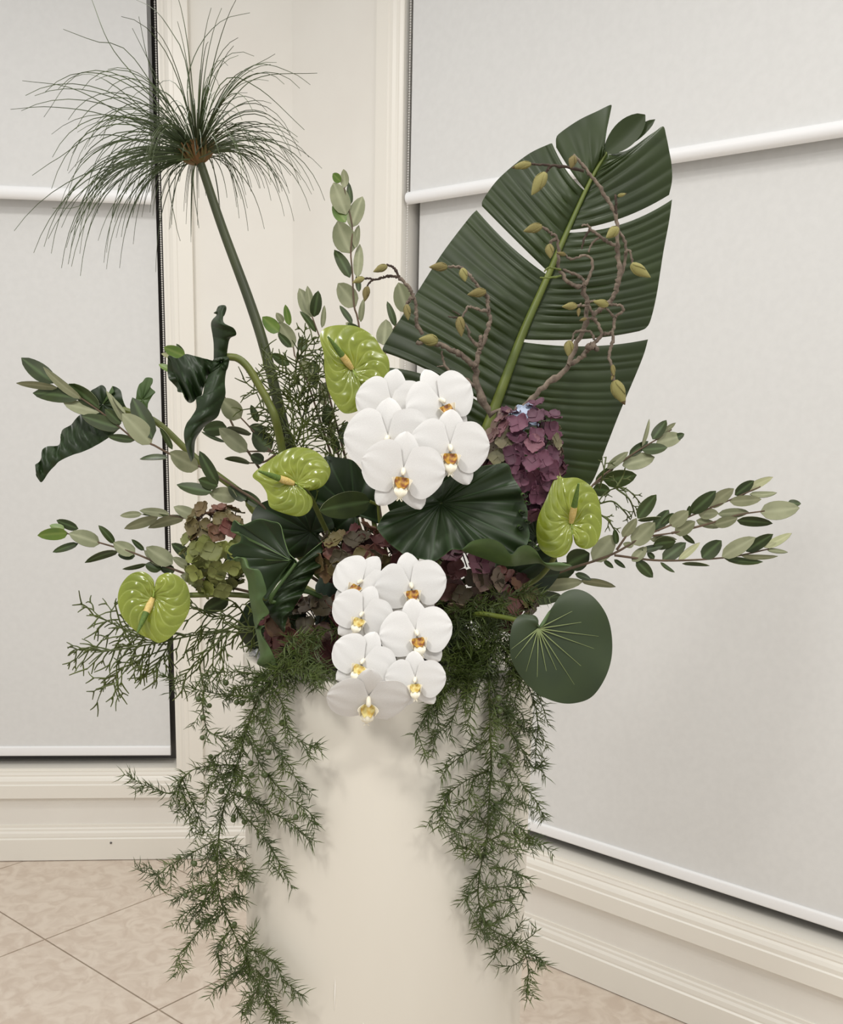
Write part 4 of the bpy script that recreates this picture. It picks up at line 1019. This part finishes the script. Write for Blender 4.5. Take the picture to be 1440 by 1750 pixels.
def mk_lip(tm):
    V = []; F = []; fm_ = []
    def add(G, mi, ref=(0, 0, 50.0)):
        v, f, fm, _ = sheet(G, 0.01, ref=np.array(ref)); o = len(V)
        V.extend([tuple(x) for x in v]); F.extend([tuple(i + o for i in q) for q in f]); fm_.extend([mi] * len(f))
    for s in (-1, 1):                                # upright side lobes, curved inwards
        G = np.zeros((8, 7, 3))
        for i in range(8):
            t = i / 7
            for j in range(7):
                q = j / 6
                G[i, j] = (s * (0.06 + 0.17 * math.sin(t * 1.9) - 0.05 * q), -0.08 - 0.05 * t - 0.30 * q * (0.4 + 0.6 * math.sin(math.pi * min(t + .15, 1))), 0.06 + 0.22 * t)
        add(G, 0, ref=(s * 50, 0, 20.0))
    G = np.zeros((6, 7, 3))                          # yellow throat between them
    for i in range(6):
        for j in range(7):
            t = i / 5; q = 2 * j / 6 - 1
            G[i, j] = (0.155 * q * math.sin(math.pi * (0.3 + 0.55 * t)), -0.09 - 0.22 * t, 0.09 + 0.14 * t + 0.06 * q * q - 0.04 * math.sin(math.pi * t))
    add(G, 1)
    G = np.zeros((11, 7, 3))                          # mid lobe, a tapering tongue
    for i in range(11):
        t = i / 10; w_ = 0.13 * (1 - t) ** 0.7 * (0.8 + 0.6 * math.sin(math.pi * t)) + 0.015
        for j in range(7):
            q = 2 * j / 6 - 1; G[i, j] = (w_ * q, -0.30 - 0.26 * t, 0.22 + 0.06 * math.sin(math.pi * t) - 0.03 * q * q)
    add(G, 0)
    for s in (-1, 1):
        v, f = tube(cat_rom([(s * 0.01, -0.54, 0.22), (s * 0.05, -0.60, 0.24), (s * 0.06, -0.56, 0.28), (s * 0.03, -0.52, 0.29)], 9), [0.012, 0.006], 5)
        o = len(V); V.extend([tuple(x) for x in v]); F.extend([tuple(i + o for i in q) for q in f]); fm_.extend([0] * len(f))
    me = bpy.data.meshes.new('lip'); me.from_pydata(V, [], F); me.materials.append(M['lip']); me.materials.append(M[tm])
    me.polygons.foreach_set('material_index', np.array(fm_, 'i')); me.polygons.foreach_set('use_smooth', np.ones(len(F), bool)); me.update(); me.set_sharp_from_angle(angle=math.radians(72)); return me


COLU = mk_column(); LIP = mk_lip('throat'); LIP_PALE = mk_lip('throat_pale')


def flower(parent, px, py, y, width, roll=0.0, yaw=0.0, pitch=0.0, lip=None):
    """roll: dorsal sepal leaning to the right; yaw: turned to the right; pitch: face tipped up"""
    p = P(px, py, y); v = C - p; v /= np.linalg.norm(v)
    x0 = np.cross(up, v); x0 /= np.linalg.norm(x0); y0 = np.cross(v, x0)
    zz = v * math.cos(yaw) * math.cos(pitch) + x0 * math.sin(yaw) + y0 * math.sin(pitch); zz /= np.linalg.norm(zz)
    yy = y0 * math.cos(roll) + x0 * math.sin(roll); yy = yy - zz * (yy @ zz); yy /= np.linalg.norm(yy)
    xx = np.cross(yy, zz)
    s = width / 1.9 * (y + 1.2) / FPX
    Mx = Matrix(((xx[0] * s, yy[0] * s, zz[0] * s, p[0]), (xx[1] * s, yy[1] * s, zz[1] * s, p[1]), (xx[2] * s, yy[2] * s, zz[2] * s, p[2]), (0, 0, 0, 1)))
    f = inst('flower', COLU, Mx, parent)
    for nm, me in (('petal', PET_R), ('petal', PET_L), ('sepal', SEP_T), ('sepal', SEP_R), ('sepal', SEP_L), ('lip', lip or LIP)):
        o = bpy.data.objects.new(nm, me); COL.objects.link(o); o.parent = f
        o.scale = (1.12, 1.12, 1.15) if nm == 'lip' else (1, 1, 1)
        o.rotation_euler = (rng.uniform(-.07, .07), rng.uniform(-.07, .07), rng.uniform(-.05, .05)) if nm != 'lip' else (0, 0, 0)
    return p - zz * 0.02


def spray(label, rt_, flowers, path):
    t = thing('orchid_spray', label, 'orchid', root(*rt_), 'white moth orchid sprays')
    ends = [flower(t, *f) for f in flowers]
    pts = [root(*rt_)] + [P(*p) for p in path]
    sp = cat_rom(pts, 40)
    V, F = tube(sp, [0.003, 0.0022], 8); mesh_obj('flower_stem', V, F, M['gstem'], t)
    for e in ends:
        k = sp[int(np.argmin(np.linalg.norm(sp - e, axis=1)))]
        V, F = tube(cat_rom([k, (k + e) / 2 + np.array([0, 0.004, -0.004]), e], 8), 0.0014, 6); mesh_obj('flower_stalk', V, F, M['orch'], t)
    return t


R_ = math.radians
spray('upper white moth orchid spray in the middle of the arrangement', (0.0, -0.04, 0), [
    (668, 690, -0.085, 112, R_(5), R_(-5), R_(10)), (753, 689, -0.105, 118, R_(-22), R_(22), R_(12)), (664, 754, -0.125, 142, R_(-4), R_(-12), R_(5)),
    (768, 768, -0.145, 128, R_(2), R_(8), R_(0)), (688, 808, -0.165, 132, R_(8), R_(2), R_(-4))],
    [(720, 900, -0.04), (705, 800, -0.07), (705, 720, -0.06), (700, 690, -0.05)])
spray('lower white moth orchid spray cascading over the pedestal rim', (0.0, -0.09, -0.02), [
    (617, 998, -0.150, 106, R_(30), R_(-22), R_(12)), (702, 1003, -0.165, 116, R_(-7), R_(5), R_(0)), (619, 1052, -0.190, 104, R_(20), R_(-14), R_(0), LIP_PALE), (711, 1084, -0.205, 120, R_(-9), R_(8), R_(0)),
    (620, 1132, -0.220, 110, R_(24), R_(-10), R_(-2), LIP_PALE), (710, 1163, -0.230, 100, R_(-2), R_(-8), R_(-8), LIP_PALE), (629, 1194, -0.235, 136, R_(2), R_(2), R_(-46), LIP_PALE)],
    [(660, 985, -0.115), (662, 1050, -0.155), (662, 1120, -0.185), (660, 1180, -0.205)])

# ------------------------------------------------------------------ hydrangeas
def floret_mesh(name, mt, seed):
    rr = random.Random(seed); V = []; F = []
    for k in range(4):
        an = k * math.pi / 2 + rr.uniform(-.15, .15); L = rr.uniform(0.9, 1.05); hw = rr.uniform(0.5, 0.62); cup = rr.uniform(0.05, 0.4)
        G = np.zeros((6, 5, 3))
        for i in range(6):
            t = i / 5; w_ = hw * max(math.sin(math.pi * (0.05 + 0.9 * t) ** 0.9), 0.05) ** 0.6 * (0.35 + 0.65 * min(1, t * 2))
            for j in range(5):
                q = j / 2 - 1
                x = L * (0.05 + 0.95 * t - 0.10 * q * q * t); y = w_ * q; z = cup * t * t - 0.12 * t * (1 - abs(q)) + 0.05 * math.sin(5 * q + k) * t
                G[i, j] = (x * math.cos(an) - y * math.sin(an), x * math.sin(an) + y * math.cos(an), z + 0.05 * (k % 2))
        v, f, fm, _ = sheet(G, 0.03, ref=np.array([0, 0, 50.0])); o = len(V)
        V.extend([tuple(x) for x in v]); F.extend([tuple(i + o for i in q) for q in f])
    v, f = tube([(0, 0, 0.02), (0, 0, 0.10)], [0.09, 0.04], 6); o = len(V); V.extend([tuple(x) for x in v]); F.extend([tuple(i + o for i in q) for q in f])
    v, f = tube([(0, 0, 0.0), (0, 0, -1.6)], [0.05, 0.05], 4); o = len(V); V.extend([tuple(x) for x in v]); F.extend([tuple(i + o for i in q) for q in f])
    me = bpy.data.meshes.new(name); me.from_pydata(V, [], F); me.materials.append(mt)
    me.polygons.foreach_set('use_smooth', np.ones(len(F), bool)); me.update(); me.set_sharp_from_angle(angle=math.radians(72)); return me


FLO = {k: [floret_mesh('floret_' + k, M['hy_' + k], 10 * i + ord(k)) for i in range(3)] for k in 'pmbgrd'}


def hydrangea(label, px, py, y, rx, ry, n, kind, rt_, fr=24, seed=1):
    rr = random.Random(seed)
    t = thing('hydrangea', label, 'hydrangea', root(*rt_), 'dried-tone hydrangea heads')
    c = P(px, py, y); sx, sz = rx * PX, ry * PX; sy = (sx + sz) / 2 * 0.8
    k = 0; i = 0
    while k < n:
        zf = 1 - 2 * (i + 0.5) / (n * 1.35); th = i * 2.39996; i += 1
        if i > n * 1.35: break
        q = math.sqrt(max(0, 1 - zf * zf)); d = np.array([q * math.cos(th), q * math.sin(th), zf])
        if d[1] > 0.45: continue
        d = d + np.array([rr.uniform(-.15, .15) for _ in range(3)])
        p = c + d * np.array([sx, sy, sz]) * rr.uniform(0.85, 1.04)
        nn = d / np.linalg.norm(d) + np.array([rr.uniform(-.55, .55), rr.uniform(-.6, 0.1), rr.uniform(-.4, .6)]); nn /= np.linalg.norm(nn)
        kd = kind(d, rr); s = fr * PX * rr.uniform(0.8, 1.1)
        zz = Vector(nn); xx = zz.cross(Vector((rr.uniform(-1, 1), rr.uniform(-1, 1), rr.uniform(-1, 1)))).normalized(); yy = zz.cross(xx)
        Mx = Matrix(((xx[0] * s, yy[0] * s, zz[0] * s, p[0]), (xx[1] * s, yy[1] * s, zz[1] * s, p[1]), (xx[2] * s, yy[2] * s, zz[2] * s, p[2]), (0, 0, 0, 1)))
        inst('floret', FLO[kd][k % 3], Mx, t); k += 1
    V, F = tube(cat_rom([root(*rt_), (root(*rt_) + c) / 2 + np.array([0, 0.02, 0]), c], 12), [0.004, 0.003], 8); mesh_obj('stem', V, F, M['gstem'], t)
    b = MB()
    for q in range(10):
        an = q * 0.63; b.add(*tube([c - np.array([0, 0, sz * .6]), c + np.array([math.cos(an) * sx * .7, math.sin(an) * sy * .7, sz * 0.3 * math.sin(q * 2.1)])], 0.0012, 4))
    b.build('flower_stalks', M['gstem'], t)
    return t


hydrangea('plum-purple hydrangea head right of the upper orchids', 893, 792, -0.035, 62, 88, 96, lambda d, r: 'b' if (abs(d[0] + .1) < .22 and d[2] > .72) else ('m' if r.random() < .3 or d[0] < -.5 else 'p'), (0.04, -0.01, 0), 19, 3)
hydrangea('green hydrangea head with maroon top at the left of the arrangement', 372, 938, -0.06, 52, 72, 80, lambda d, r: ('r' if d[2] > .35 else 'g'), (-0.07, -0.02, 0), 17.5, 4)
hydrangea('dark red hydrangea head between the two orchid sprays', 615, 955, -0.09, 66, 44, 66, lambda d, r: 'r' if r.random() < .55 else 'd', (-0.02, -0.05, 0), 19, 5)
hydrangea('shadowed mauve hydrangea head right of the lower orchids', 795, 992, -0.075, 66, 58, 46, lambda d, r: 'd' if r.random() < .6 else 'm', (0.03, -0.05, 0), 22, 6)
hydrangea('shadowed dark red hydrangea head left of the lower orchids', 535, 1085, -0.075, 70, 62, 50, lambda d, r: 'd' if r.random() < .75 else 'r', (-0.04, -0.06, -0.02), 23, 7)
hydrangea('small shadowed hydrangea head behind the round leaf stalk', 860, 1020, -0.03, 50, 44, 30, lambda d, r: 'd' if r.random() < .5 else 'r', (0.06, -0.02, 0), 22, 8)

# ------------------------------------------------------------------ asparagus ferns
def needles(b, pts, ln, step, rr, r=0.00052, m=0):
    q = np.asarray(pts); seg = np.linalg.norm(np.diff(q, axis=0), axis=1); cum = np.concatenate([[0], np.cumsum(seg)])
    s = step * 0.5
    while s < cum[-1]:
        i = min(int(np.searchsorted(cum, s) - 1), len(q) - 2); f = (s - cum[i]) / (seg[i] + 1e-9)
        p = q[i] * (1 - f) + q[i + 1] * f; t = (q[i + 1] - q[i]) / (seg[i] + 1e-9)
        a = np.cross(t, [0.3, 0.9, 0.2]); a /= np.linalg.norm(a); c = np.cross(t, a)
        for k in range(rr.choice((2, 3, 3))):
            an = rr.uniform(0, 2 * math.pi); el = rr.uniform(0.7, 1.4)
            d = t * math.cos(el) + (a * math.cos(an) + c * math.sin(an)) * math.sin(el)
            L = ln * rr.uniform(0.65, 1.2)
            e = p + d * L + t * L * 0.15; mdl = p + d * L * 0.55
            u = np.cross(d, [0.1, 1, 0.3]); u /= np.linalg.norm(u) + 1e-9; w_ = np.cross(d, u)
            o = len(b.v)
            for ctr, rad in ((p, r * 0.8), (mdl, r)):
                for x in range(3):
                    aa = 2.094 * x; b.v.append(ctr + rad * (math.cos(aa) * u + math.sin(aa) * w_))
            b.v.append(e)
            for x in range(3):
                y_ = (x + 1) % 3
                b.f.append((o + x, o + y_, o + 3 + y_, o + 3 + x)); b.m.append(m)
                b.f.append((o + 3 + x, o + 3 + y_, o + 6)); b.m.append(m)
        s += step * rr.uniform(0.7, 1.3)


def branchlets(b, cp, ln, step, rr, every):
    seg = np.linalg.norm(np.diff(cp, axis=0), axis=1); cum = np.concatenate([[0], np.cumsum(seg)]); s = every * rr.random()
    while s < cum[-1]:
        i = min(int(np.searchsorted(cum, s, side='right') - 1), len(cp) - 2); p = cp[i]; t = cp[i + 1] - cp[i]; t /= np.linalg.norm(t) + 1e-9
        d = t * 0.7 + np.array([rr.uniform(-.8, .8), rr.uniform(-.35, .1), rr.uniform(-.7, .35)]); d /= np.linalg.norm(d)
        L = rr.uniform(0.010, 0.026); q = cat_rom([p, p + d * L * 0.5, p + d * L + np.array([0, 0, -0.15 * L])], 5)
        b.add(*tube(q, [0.0005, 0.0003], 4)); needles(b, q, ln * 0.85, step, rr)
        s += every * rr.uniform(0.5, 1.5)


def asparagus(label, crop, main, twigs, berries, rt_, yfun, seed, ln=0.0150, step=0.0040, extra=(), dens=0.014):
    rr = random.Random(seed)
    t = thing('asparagus_fern', label, 'asparagus fern', root(*rt_), 'trailing asparagus ferns')
    pm = cr(*crop, main)
    pts = [root(*rt_)] + [P(x, y, yfun(x, y)) for x, y in pm]
    sp = cat_rom(pts, 60); V, F = tube(sp, [0.0012, 0.0010, 0.0006], 6); mo = mesh_obj('stem', V, F, M['fern_s'], t)
    b = MB(); needles(b, sp[8:], ln, step * 1.1, rr); branchlets(b, sp[10:], ln, step, rr, dens * 0.8); b.build('needles', M['fern'], mo, stuff=True)
    for tw in list(twigs) + list(extra):
        q = cr(*crop, tw); dz = rr.uniform(-0.022, 0.012)
        pp = []
        for k, (x, y) in enumerate(q): pp.append(P(x, y, yfun(x, y) + dz * k / max(len(q) - 1, 1)))
        cp = cat_rom(pp, 5 * len(pp)); V, F = tube(cp, [0.0008, 0.0004], 5)
        o = mesh_obj('twig', V, F, M['fern_s'], t)
        b = MB(); needles(b, cp, ln, step, rr)
        branchlets(b, cp, ln, step, rr, dens)
        b.build('needles', M['fern'], o, stuff=True)
    for (x, y) in berries:
        (x, y), = cr(*crop, [(x, y)]); p = P(x, y, yfun(x, y) - 0.008 + rr.uniform(-.006, .006)); s = rr.uniform(0.0027, 0.0037)
        inst('berry', BERRY, Matrix.Translation(Vector(p)) @ Matrix.Diagonal((s, s, s * 1.05, 1)), t)
    return t


bm = bmesh.new(); bmesh.ops.create_icosphere(bm, subdivisions=2, radius=1); BERRY = bpy.data.meshes.new('berry'); bm.to_mesh(BERRY); bm.free()
BERRY.materials.append(M['berry']); BERRY.polygons.foreach_set('use_smooth', np.ones(len(BERRY.polygons), bool))


def yf_left(x, y):       # hangs off the left front of the pedestal, clear of its surface
    wx = P(x, y, -0.15)[0] - PC[0]
    surf = -math.sqrt(max(PR ** 2 - wx * wx, 0)) if abs(wx) < PR else 0.0
    return min(-0.09, surf - 0.028)


cF = (200, 1100, .3715)
asparagus('long trailing asparagus fern down the left side of the pedestal', cF,
          [(760, 110), (740, 140), (640, 270), (590, 420), (540, 600), (500, 720), (470, 870), (460, 1000), (465, 1130), (500, 1250), (560, 1380), (620, 1500), (660, 1600), (720, 1720)],
          [[(700, 150), (560, 130), (440, 140), (400, 180)], [(650, 250), (500, 235), (400, 220), (300, 190), (215, 145)], [(400, 220), (395, 300), (420, 400), (500, 430), (580, 430)],
           [(700, 170), (760, 280), (790, 400), (870, 460), (930, 480)], [(640, 330), (720, 470), (790, 560), (845, 670)], [(600, 420), (660, 560), (760, 680), (850, 750), (925, 810)],
           [(520, 680), (620, 720), (700, 770), (800, 830), (895, 915)], [(540, 740), (620, 830), (700, 930), (770, 1060)], [(560, 560), (450, 560), (350, 580), (290, 640), (250, 690), (150, 660), (30, 600)],
           [(300, 620), (340, 720), (380, 800), (400, 870)], [(280, 640), (310, 720), (340, 790)], [(470, 900), (540, 940), (590, 1060)], [(460, 900), (350, 960), (240, 1020), (190, 1060), (115, 1050)],
           [(190, 1040), (190, 1085), (200, 1130)], [(470, 950), (530, 1020), (610, 1090)], [(465, 1100), (360, 1130), (280, 1170)], [(465, 1130), (400, 1180), (310, 1240)], [(480, 1180), (540, 1170), (580, 1160)],
           [(490, 1240), (400, 1300), (330, 1380), (285, 1440), (320, 1515)], [(520, 1320), (460, 1400), (480, 1480)], [(600, 1400), (700, 1450), (780, 1560), (855, 1620)], [(600, 1480), (500, 1560), (440, 1590)],
           [(650, 1590), (600, 1650), (570, 1700)], [(680, 1640), (730, 1690), (750, 1740)], [(500, 600), (440, 640), (400, 660)], [(560, 480), (480, 500), (430, 540)], [(740, 140), (830, 100), (900, 130), (960, 155)],
           [(700, 160), (700, 260), (680, 360)], [(540, 560), (600, 620), (620, 680)], [(500, 660), (470, 600), (440, 560)], [(470, 1080), (420, 1140), (380, 1230)], [(500, 1200), (450, 1250), (390, 1280)], [(570, 1380), (600, 1440), (560, 1520)],
           [(640, 1500), (690, 1560), (680, 1640)], [(560, 1340), (610, 1380), (600, 1330)], [(770, 110), (850, 130), (930, 170)], [(720, 130), (640, 180), (560, 210)], [(460, 920), (420, 1000), (380, 1060)]],
          [(500, 180), (615, 240), (550, 270), (575, 272), (375, 255), (395, 340), (392, 433), (425, 285), (430, 520), (615, 550), (620, 605), (680, 605), (560, 695), (605, 690), (535, 795), (535, 810), (585, 820), (668, 770), (822, 798), (480, 680), (515, 600),
           (283, 985), (355, 1012), (445, 990), (315, 1160), (400, 1140), (690, 1500), (690, 1525), (540, 1290), (720, 440), (695, 500), (760, 365), (370, 1280), (475, 1400)],
          (-0.06, -0.08, 0.0), yf_left, 11)


def yf_right(x, y):
    wx = P(x, y, -0.15)[0] - PC[0]
    surf = -math.sqrt(max(PR ** 2 - wx * wx, 0)) if abs(wx) < PR else -0.03
    k = min(max((y - 1120) / 70, 0), 1)                  # tucked behind the orchids above the rim, over the edge below
    return (-0.105) * (1 - k) + min(-0.10, surf - 0.022) * k


cG = (660, 1080, .3657)
r3 = random.Random(5); ext = []
for k in range(70):
    x, y = r3.uniform(300, 640), r3.uniform(-190, 130)
    an = r3.uniform(-0.3, math.pi + .3); L = r3.uniform(90, 190)
    ext.append([(x, y), (x + L * .5 * math.cos(an), y + L * .45 * math.sin(an)), (x + L * math.cos(an) * .9, y + L * math.sin(an) + 20)])
asparagus('trailing asparagus fern down the right side of the pedestal', cG,
          [(440, -120), (470, -20), (480, 200), (485, 450), (490, 600), (480, 800), (465, 1000), (440, 1100), (430, 1250), (480, 1380), (600, 1450), (660, 1540), (655, 1730)],
          [[(430, 120), (300, 250), (180, 400), (125, 490)], [(400, 150), (250, 300), (240, 450), (212, 575)], [(430, 150), (350, 300), (300, 420), (200, 500)], [(450, 200), (400, 350), (370, 470)], [(470, 220), (560, 350), (620, 430), (690, 470)],
           [(560, 140), (660, 250), (705, 400), (700, 520), (695, 650)], [(600, 160), (690, 260), (730, 350)], [(480, 400), (560, 450), (640, 560), (690, 640), (740, 600)], [(350, 160), (300, 260), (220, 330), (160, 430)], [(480, 300), (520, 400), (440, 480)],
           [(300, 140), (260, 240), (230, 320)], [(485, 500), (380, 560), (300, 620), (250, 685)], [(480, 650), (400, 680), (310, 740), (240, 825)], [(300, 730), (280, 800), (255, 860), (320, 930), (400, 960), (450, 1030)], [(480, 640), (410, 690), (380, 780), (330, 800)],
           [(490, 540), (560, 600), (640, 720), (700, 790), (740, 880)], [(490, 695), (560, 710), (600, 780), (650, 800)], [(480, 800), (540, 850), (600, 900), (680, 960), (720, 985)], [(480, 780), (430, 830), (400, 850)],
           [(470, 900), (400, 870), (340, 900)], [(465, 985), (560, 940), (640, 980), (710, 1000)], [(470, 960), (540, 1000), (640, 1020)], [(455, 1060), (380, 1010), (320, 1000)], [(480, 1105), (560, 1108), (640, 1140), (675, 1165)], [(450, 1200), (560, 1190), (640, 1205)],
           [(430, 1200), (380, 1240), (385, 1300)], [(440, 1300), (520, 1260), (585, 1245)], [(450, 1330), (440, 1380), (460, 1415)], [(480, 1370), (560, 1330), (590, 1310)], [(580, 1440), (610, 1390), (635, 1350)], [(600, 1440), (520, 1490), (500, 1530)], [(620, 1460), (690, 1410), (700, 1380)],
           [(640, 1500), (710, 1520), (735, 1545)], [(640, 1530), (590, 1560), (570, 1560)], [(470, 840), (520, 800), (560, 790)], [(440, 1120), (400, 1160), (380, 1190)], [(435, 1060), (480, 1030), (500, 1020)], [(620, 240), (600, 340), (640, 400), (620, 480)], [(540, 200), (580, 300), (560, 400), (600, 500)]],
          [(525, 310), (540, 535), (545, 605), (530, 625), (620, 425), (530, 370), (510, 820), (605, 935), (485, 935), (545, 985), (480, 1360), (500, 30), (430, 540), (350, 600)],
          (0.03, -0.09, -0.02), yf_right, 12, extra=ext, dens=0.024)

asparagus('bushy tuft of asparagus fern at the pedestal rim left of the lower orchids', (380, 860, .1828),
          [(620, 1300), (700, 1400), (800, 1480), (900, 1540)],
          [[(600, 1320), (560, 1440), (460, 1560), (380, 1650)], [(640, 1340), (660, 1500), (620, 1640)], [(700, 1390), (760, 1520), (740, 1660)], [(780, 1450), (880, 1520), (940, 1660)], [(820, 1480), (940, 1500), (1050, 1580), (1100, 1640)],
           [(700, 1360), (620, 1420), (540, 1480)], [(660, 1300), (760, 1360), (900, 1400)], [(600, 1280), (700, 1240), (800, 1260)], [(560, 1400), (500, 1500), (520, 1620)], [(780, 1420), (820, 1560), (800, 1640)], [(850, 1500), (980, 1560), (1060, 1620)], [(640, 1420), (700, 1560), (680, 1660)]],
          [(660, 1560)], (-0.03, -0.09, -0.01), lambda x, y: -0.150, 15)


# ------------------------------------------------------------------ coral-like ferns with forked filaments
def coral(label, rt_, stems, ydep, seed, ln, step, bias, rad=0.00075, spread=(0.5, 1.2), name='coral_fern'):
    rr = random.Random(seed)
    t = thing(name, label, 'fern', root(*rt_), 'wiry forked ferns')
    for k, q in enumerate(stems):
        pts = [P(x, y, ydep + rr.uniform(-.012, .012)) for x, y in q]
        if k == 0: pts = [root(*rt_)] + pts
        cp = cat_rom(pts, 7 * len(pts)); V, F = tube(cp, [0.0011, 0.0008], 6); o = mesh_obj('stem', V, F, M['coral'], t)
        b = MB(); c0 = cp[7:] if k == 0 else cp
        seg = np.linalg.norm(np.diff(c0, axis=0), axis=1); cum = np.concatenate([[0], np.cumsum(seg)]); s = 0.003; sd = 1
        while s < cum[-1]:
            i = min(int(np.searchsorted(cum, s) - 1), len(c0) - 2); f = (s - cum[i]) / (seg[i] + 1e-9); p = c0[i] * (1 - f) + c0[i + 1] * f
            tt = (c0[i + 1] - c0[i]) / (seg[i] + 1e-9)
            view = C - p; view /= np.linalg.norm(view); sv = np.cross(tt, view); sv /= np.linalg.norm(sv)
            sd = -sd; el = rr.uniform(*spread)
            d = tt * math.cos(el) + (sv * sd * math.sin(el)) + view * rr.uniform(-.45, .45) + np.array(bias); d /= np.linalg.norm(d)
            def fil(p0, d0, L, lev):
                bend = np.array([rr.uniform(-1, 1), rr.uniform(-1, 1), rr.uniform(-1.0, 0.6)]) * 0.75 + np.array(bias) * 0.5
                p1 = p0 + d0 * L * 0.5; d1 = d0 + bend * 0.5; d1 /= np.linalg.norm(d1); p2 = p1 + d1 * L * 0.5
                b.add(*tube(cat_rom([p0, p1, p2], 5), [rad, rad * 0.85, rad * 0.6], 4))
                if lev > 0:
                    for sg in (-1, 1):
                        sv2 = np.cross(d1, view); sv2 /= np.linalg.norm(sv2) + 1e-9
                        d2 = d1 * 0.85 + sv2 * sg * rr.uniform(0.25, 0.6) + view * rr.uniform(-.3, .3); d2 /= np.linalg.norm(d2)
                        fil(p1 + (p2 - p1) * rr.uniform(0.1, 0.9), d2, L * rr.uniform(0.5, 0.85), lev - 1)
            fil(p, d, ln * rr.uniform(0.6, 1.15), rr.choice((0, 1, 1, 2)))
            s += step * rr.uniform(0.6, 1.4)
        b.build('filaments', M['coral'], o, stuff=True)
    return t


c2 = (40, 820, .3889)
coral('wiry coral-like fern spreading left below the lowest anthurium', (-0.07, -0.04, 0), [
    cr(*c2, [(1040, 640), (1000, 668), (880, 670), (740, 685), (600, 715), (480, 735), (380, 750), (245, 748)]),
    cr(*c2, [(640, 710), (540, 690), (450, 660), (370, 620), (290, 590)]), cr(*c2, [(980, 650), (900, 600), (820, 600), (750, 560)]), cr(*c2, [(900, 670), (850, 720), (800, 770), (760, 840)]),
    cr(*c2, [(560, 740), (500, 800), (430, 830), (385, 900)]), cr(*c2, [(650, 715), (600, 790), (560, 850)]), cr(*c2, [(1000, 660), (960, 580), (930, 540)]), cr(*c2, [(480, 735), (430, 640), (400, 540)])],
    -0.055, 31, 0.027, 0.0050, (-0.25, 0, -0.6), rad=0.0009)
c3 = (380, 560, 1 / 6)
coral('wiry coral-like fern standing beside the papyrus stem base', (-0.02, 0.0, 0), [
    cr(*c3, [(760, 1500), (740, 1200), (720, 900), (690, 640), (680, 480)]), cr(*c3, [(760, 1200), (830, 900), (880, 650), (900, 480)]), cr(*c3, [(700, 1100), (600, 960), (500, 860), (350, 810)]), cr(*c3, [(690, 760), (600, 640), (480, 640), (300, 640)]),
    cr(*c3, [(740, 600), (750, 440), (760, 330)]), cr(*c3, [(690, 480), (560, 430), (400, 380)]), cr(*c3, [(860, 800), (980, 700), (1060, 610)]), cr(*c3, [(750, 330), (860, 280), (960, 240)]), cr(*c3, [(720, 1200), (620, 1160), (520, 1160)]), cr(*c3, [(830, 1000), (960, 900), (1100, 760)]), cr(*c3, [(800, 900), (780, 760), (860, 560), (1000, 420)]),
    cr(*c3, [(760, 1300), (860, 1150), (960, 1050)]), cr(*c3, [(760, 340), (830, 240), (960, 90)]), cr(*c3, [(760, 1250), (680, 1050), (560, 1000), (440, 960)]), cr(*c3, [(1180, 1700), (1150, 1400), (1120, 1100), (1050, 940)])],
    0.005, 32, 0.020, 0.0038, (0, 0, 0.1), rad=0.0008)
c4 = (880, 680, .3611)
coral('thin wiry fern strands drooping beside the right-hand anthurium', (0.07, 0.0, 0), [
    cr(*c4, [(330, 560), (400, 480), (440, 440), (510, 425), (560, 460), (600, 510)]), cr(*c4, [(400, 500), (460, 490), (510, 530), (545, 575)]), cr(*c4, [(480, 430), (540, 480), (570, 560)]), cr(*c4, [(400, 550), (440, 580), (470, 625)]), cr(*c4, [(400, 430), (420, 340), (430, 280)]), cr(*c4, [(480, 420), (510, 370), (520, 330)])],
    0.0, 33, 0.010, 0.012, (0, 0, -0.2), rad=0.0007, spread=(0.3, 0.8))


# ------------------------------------------------------------------ dark broad leaves deep inside the arrangement
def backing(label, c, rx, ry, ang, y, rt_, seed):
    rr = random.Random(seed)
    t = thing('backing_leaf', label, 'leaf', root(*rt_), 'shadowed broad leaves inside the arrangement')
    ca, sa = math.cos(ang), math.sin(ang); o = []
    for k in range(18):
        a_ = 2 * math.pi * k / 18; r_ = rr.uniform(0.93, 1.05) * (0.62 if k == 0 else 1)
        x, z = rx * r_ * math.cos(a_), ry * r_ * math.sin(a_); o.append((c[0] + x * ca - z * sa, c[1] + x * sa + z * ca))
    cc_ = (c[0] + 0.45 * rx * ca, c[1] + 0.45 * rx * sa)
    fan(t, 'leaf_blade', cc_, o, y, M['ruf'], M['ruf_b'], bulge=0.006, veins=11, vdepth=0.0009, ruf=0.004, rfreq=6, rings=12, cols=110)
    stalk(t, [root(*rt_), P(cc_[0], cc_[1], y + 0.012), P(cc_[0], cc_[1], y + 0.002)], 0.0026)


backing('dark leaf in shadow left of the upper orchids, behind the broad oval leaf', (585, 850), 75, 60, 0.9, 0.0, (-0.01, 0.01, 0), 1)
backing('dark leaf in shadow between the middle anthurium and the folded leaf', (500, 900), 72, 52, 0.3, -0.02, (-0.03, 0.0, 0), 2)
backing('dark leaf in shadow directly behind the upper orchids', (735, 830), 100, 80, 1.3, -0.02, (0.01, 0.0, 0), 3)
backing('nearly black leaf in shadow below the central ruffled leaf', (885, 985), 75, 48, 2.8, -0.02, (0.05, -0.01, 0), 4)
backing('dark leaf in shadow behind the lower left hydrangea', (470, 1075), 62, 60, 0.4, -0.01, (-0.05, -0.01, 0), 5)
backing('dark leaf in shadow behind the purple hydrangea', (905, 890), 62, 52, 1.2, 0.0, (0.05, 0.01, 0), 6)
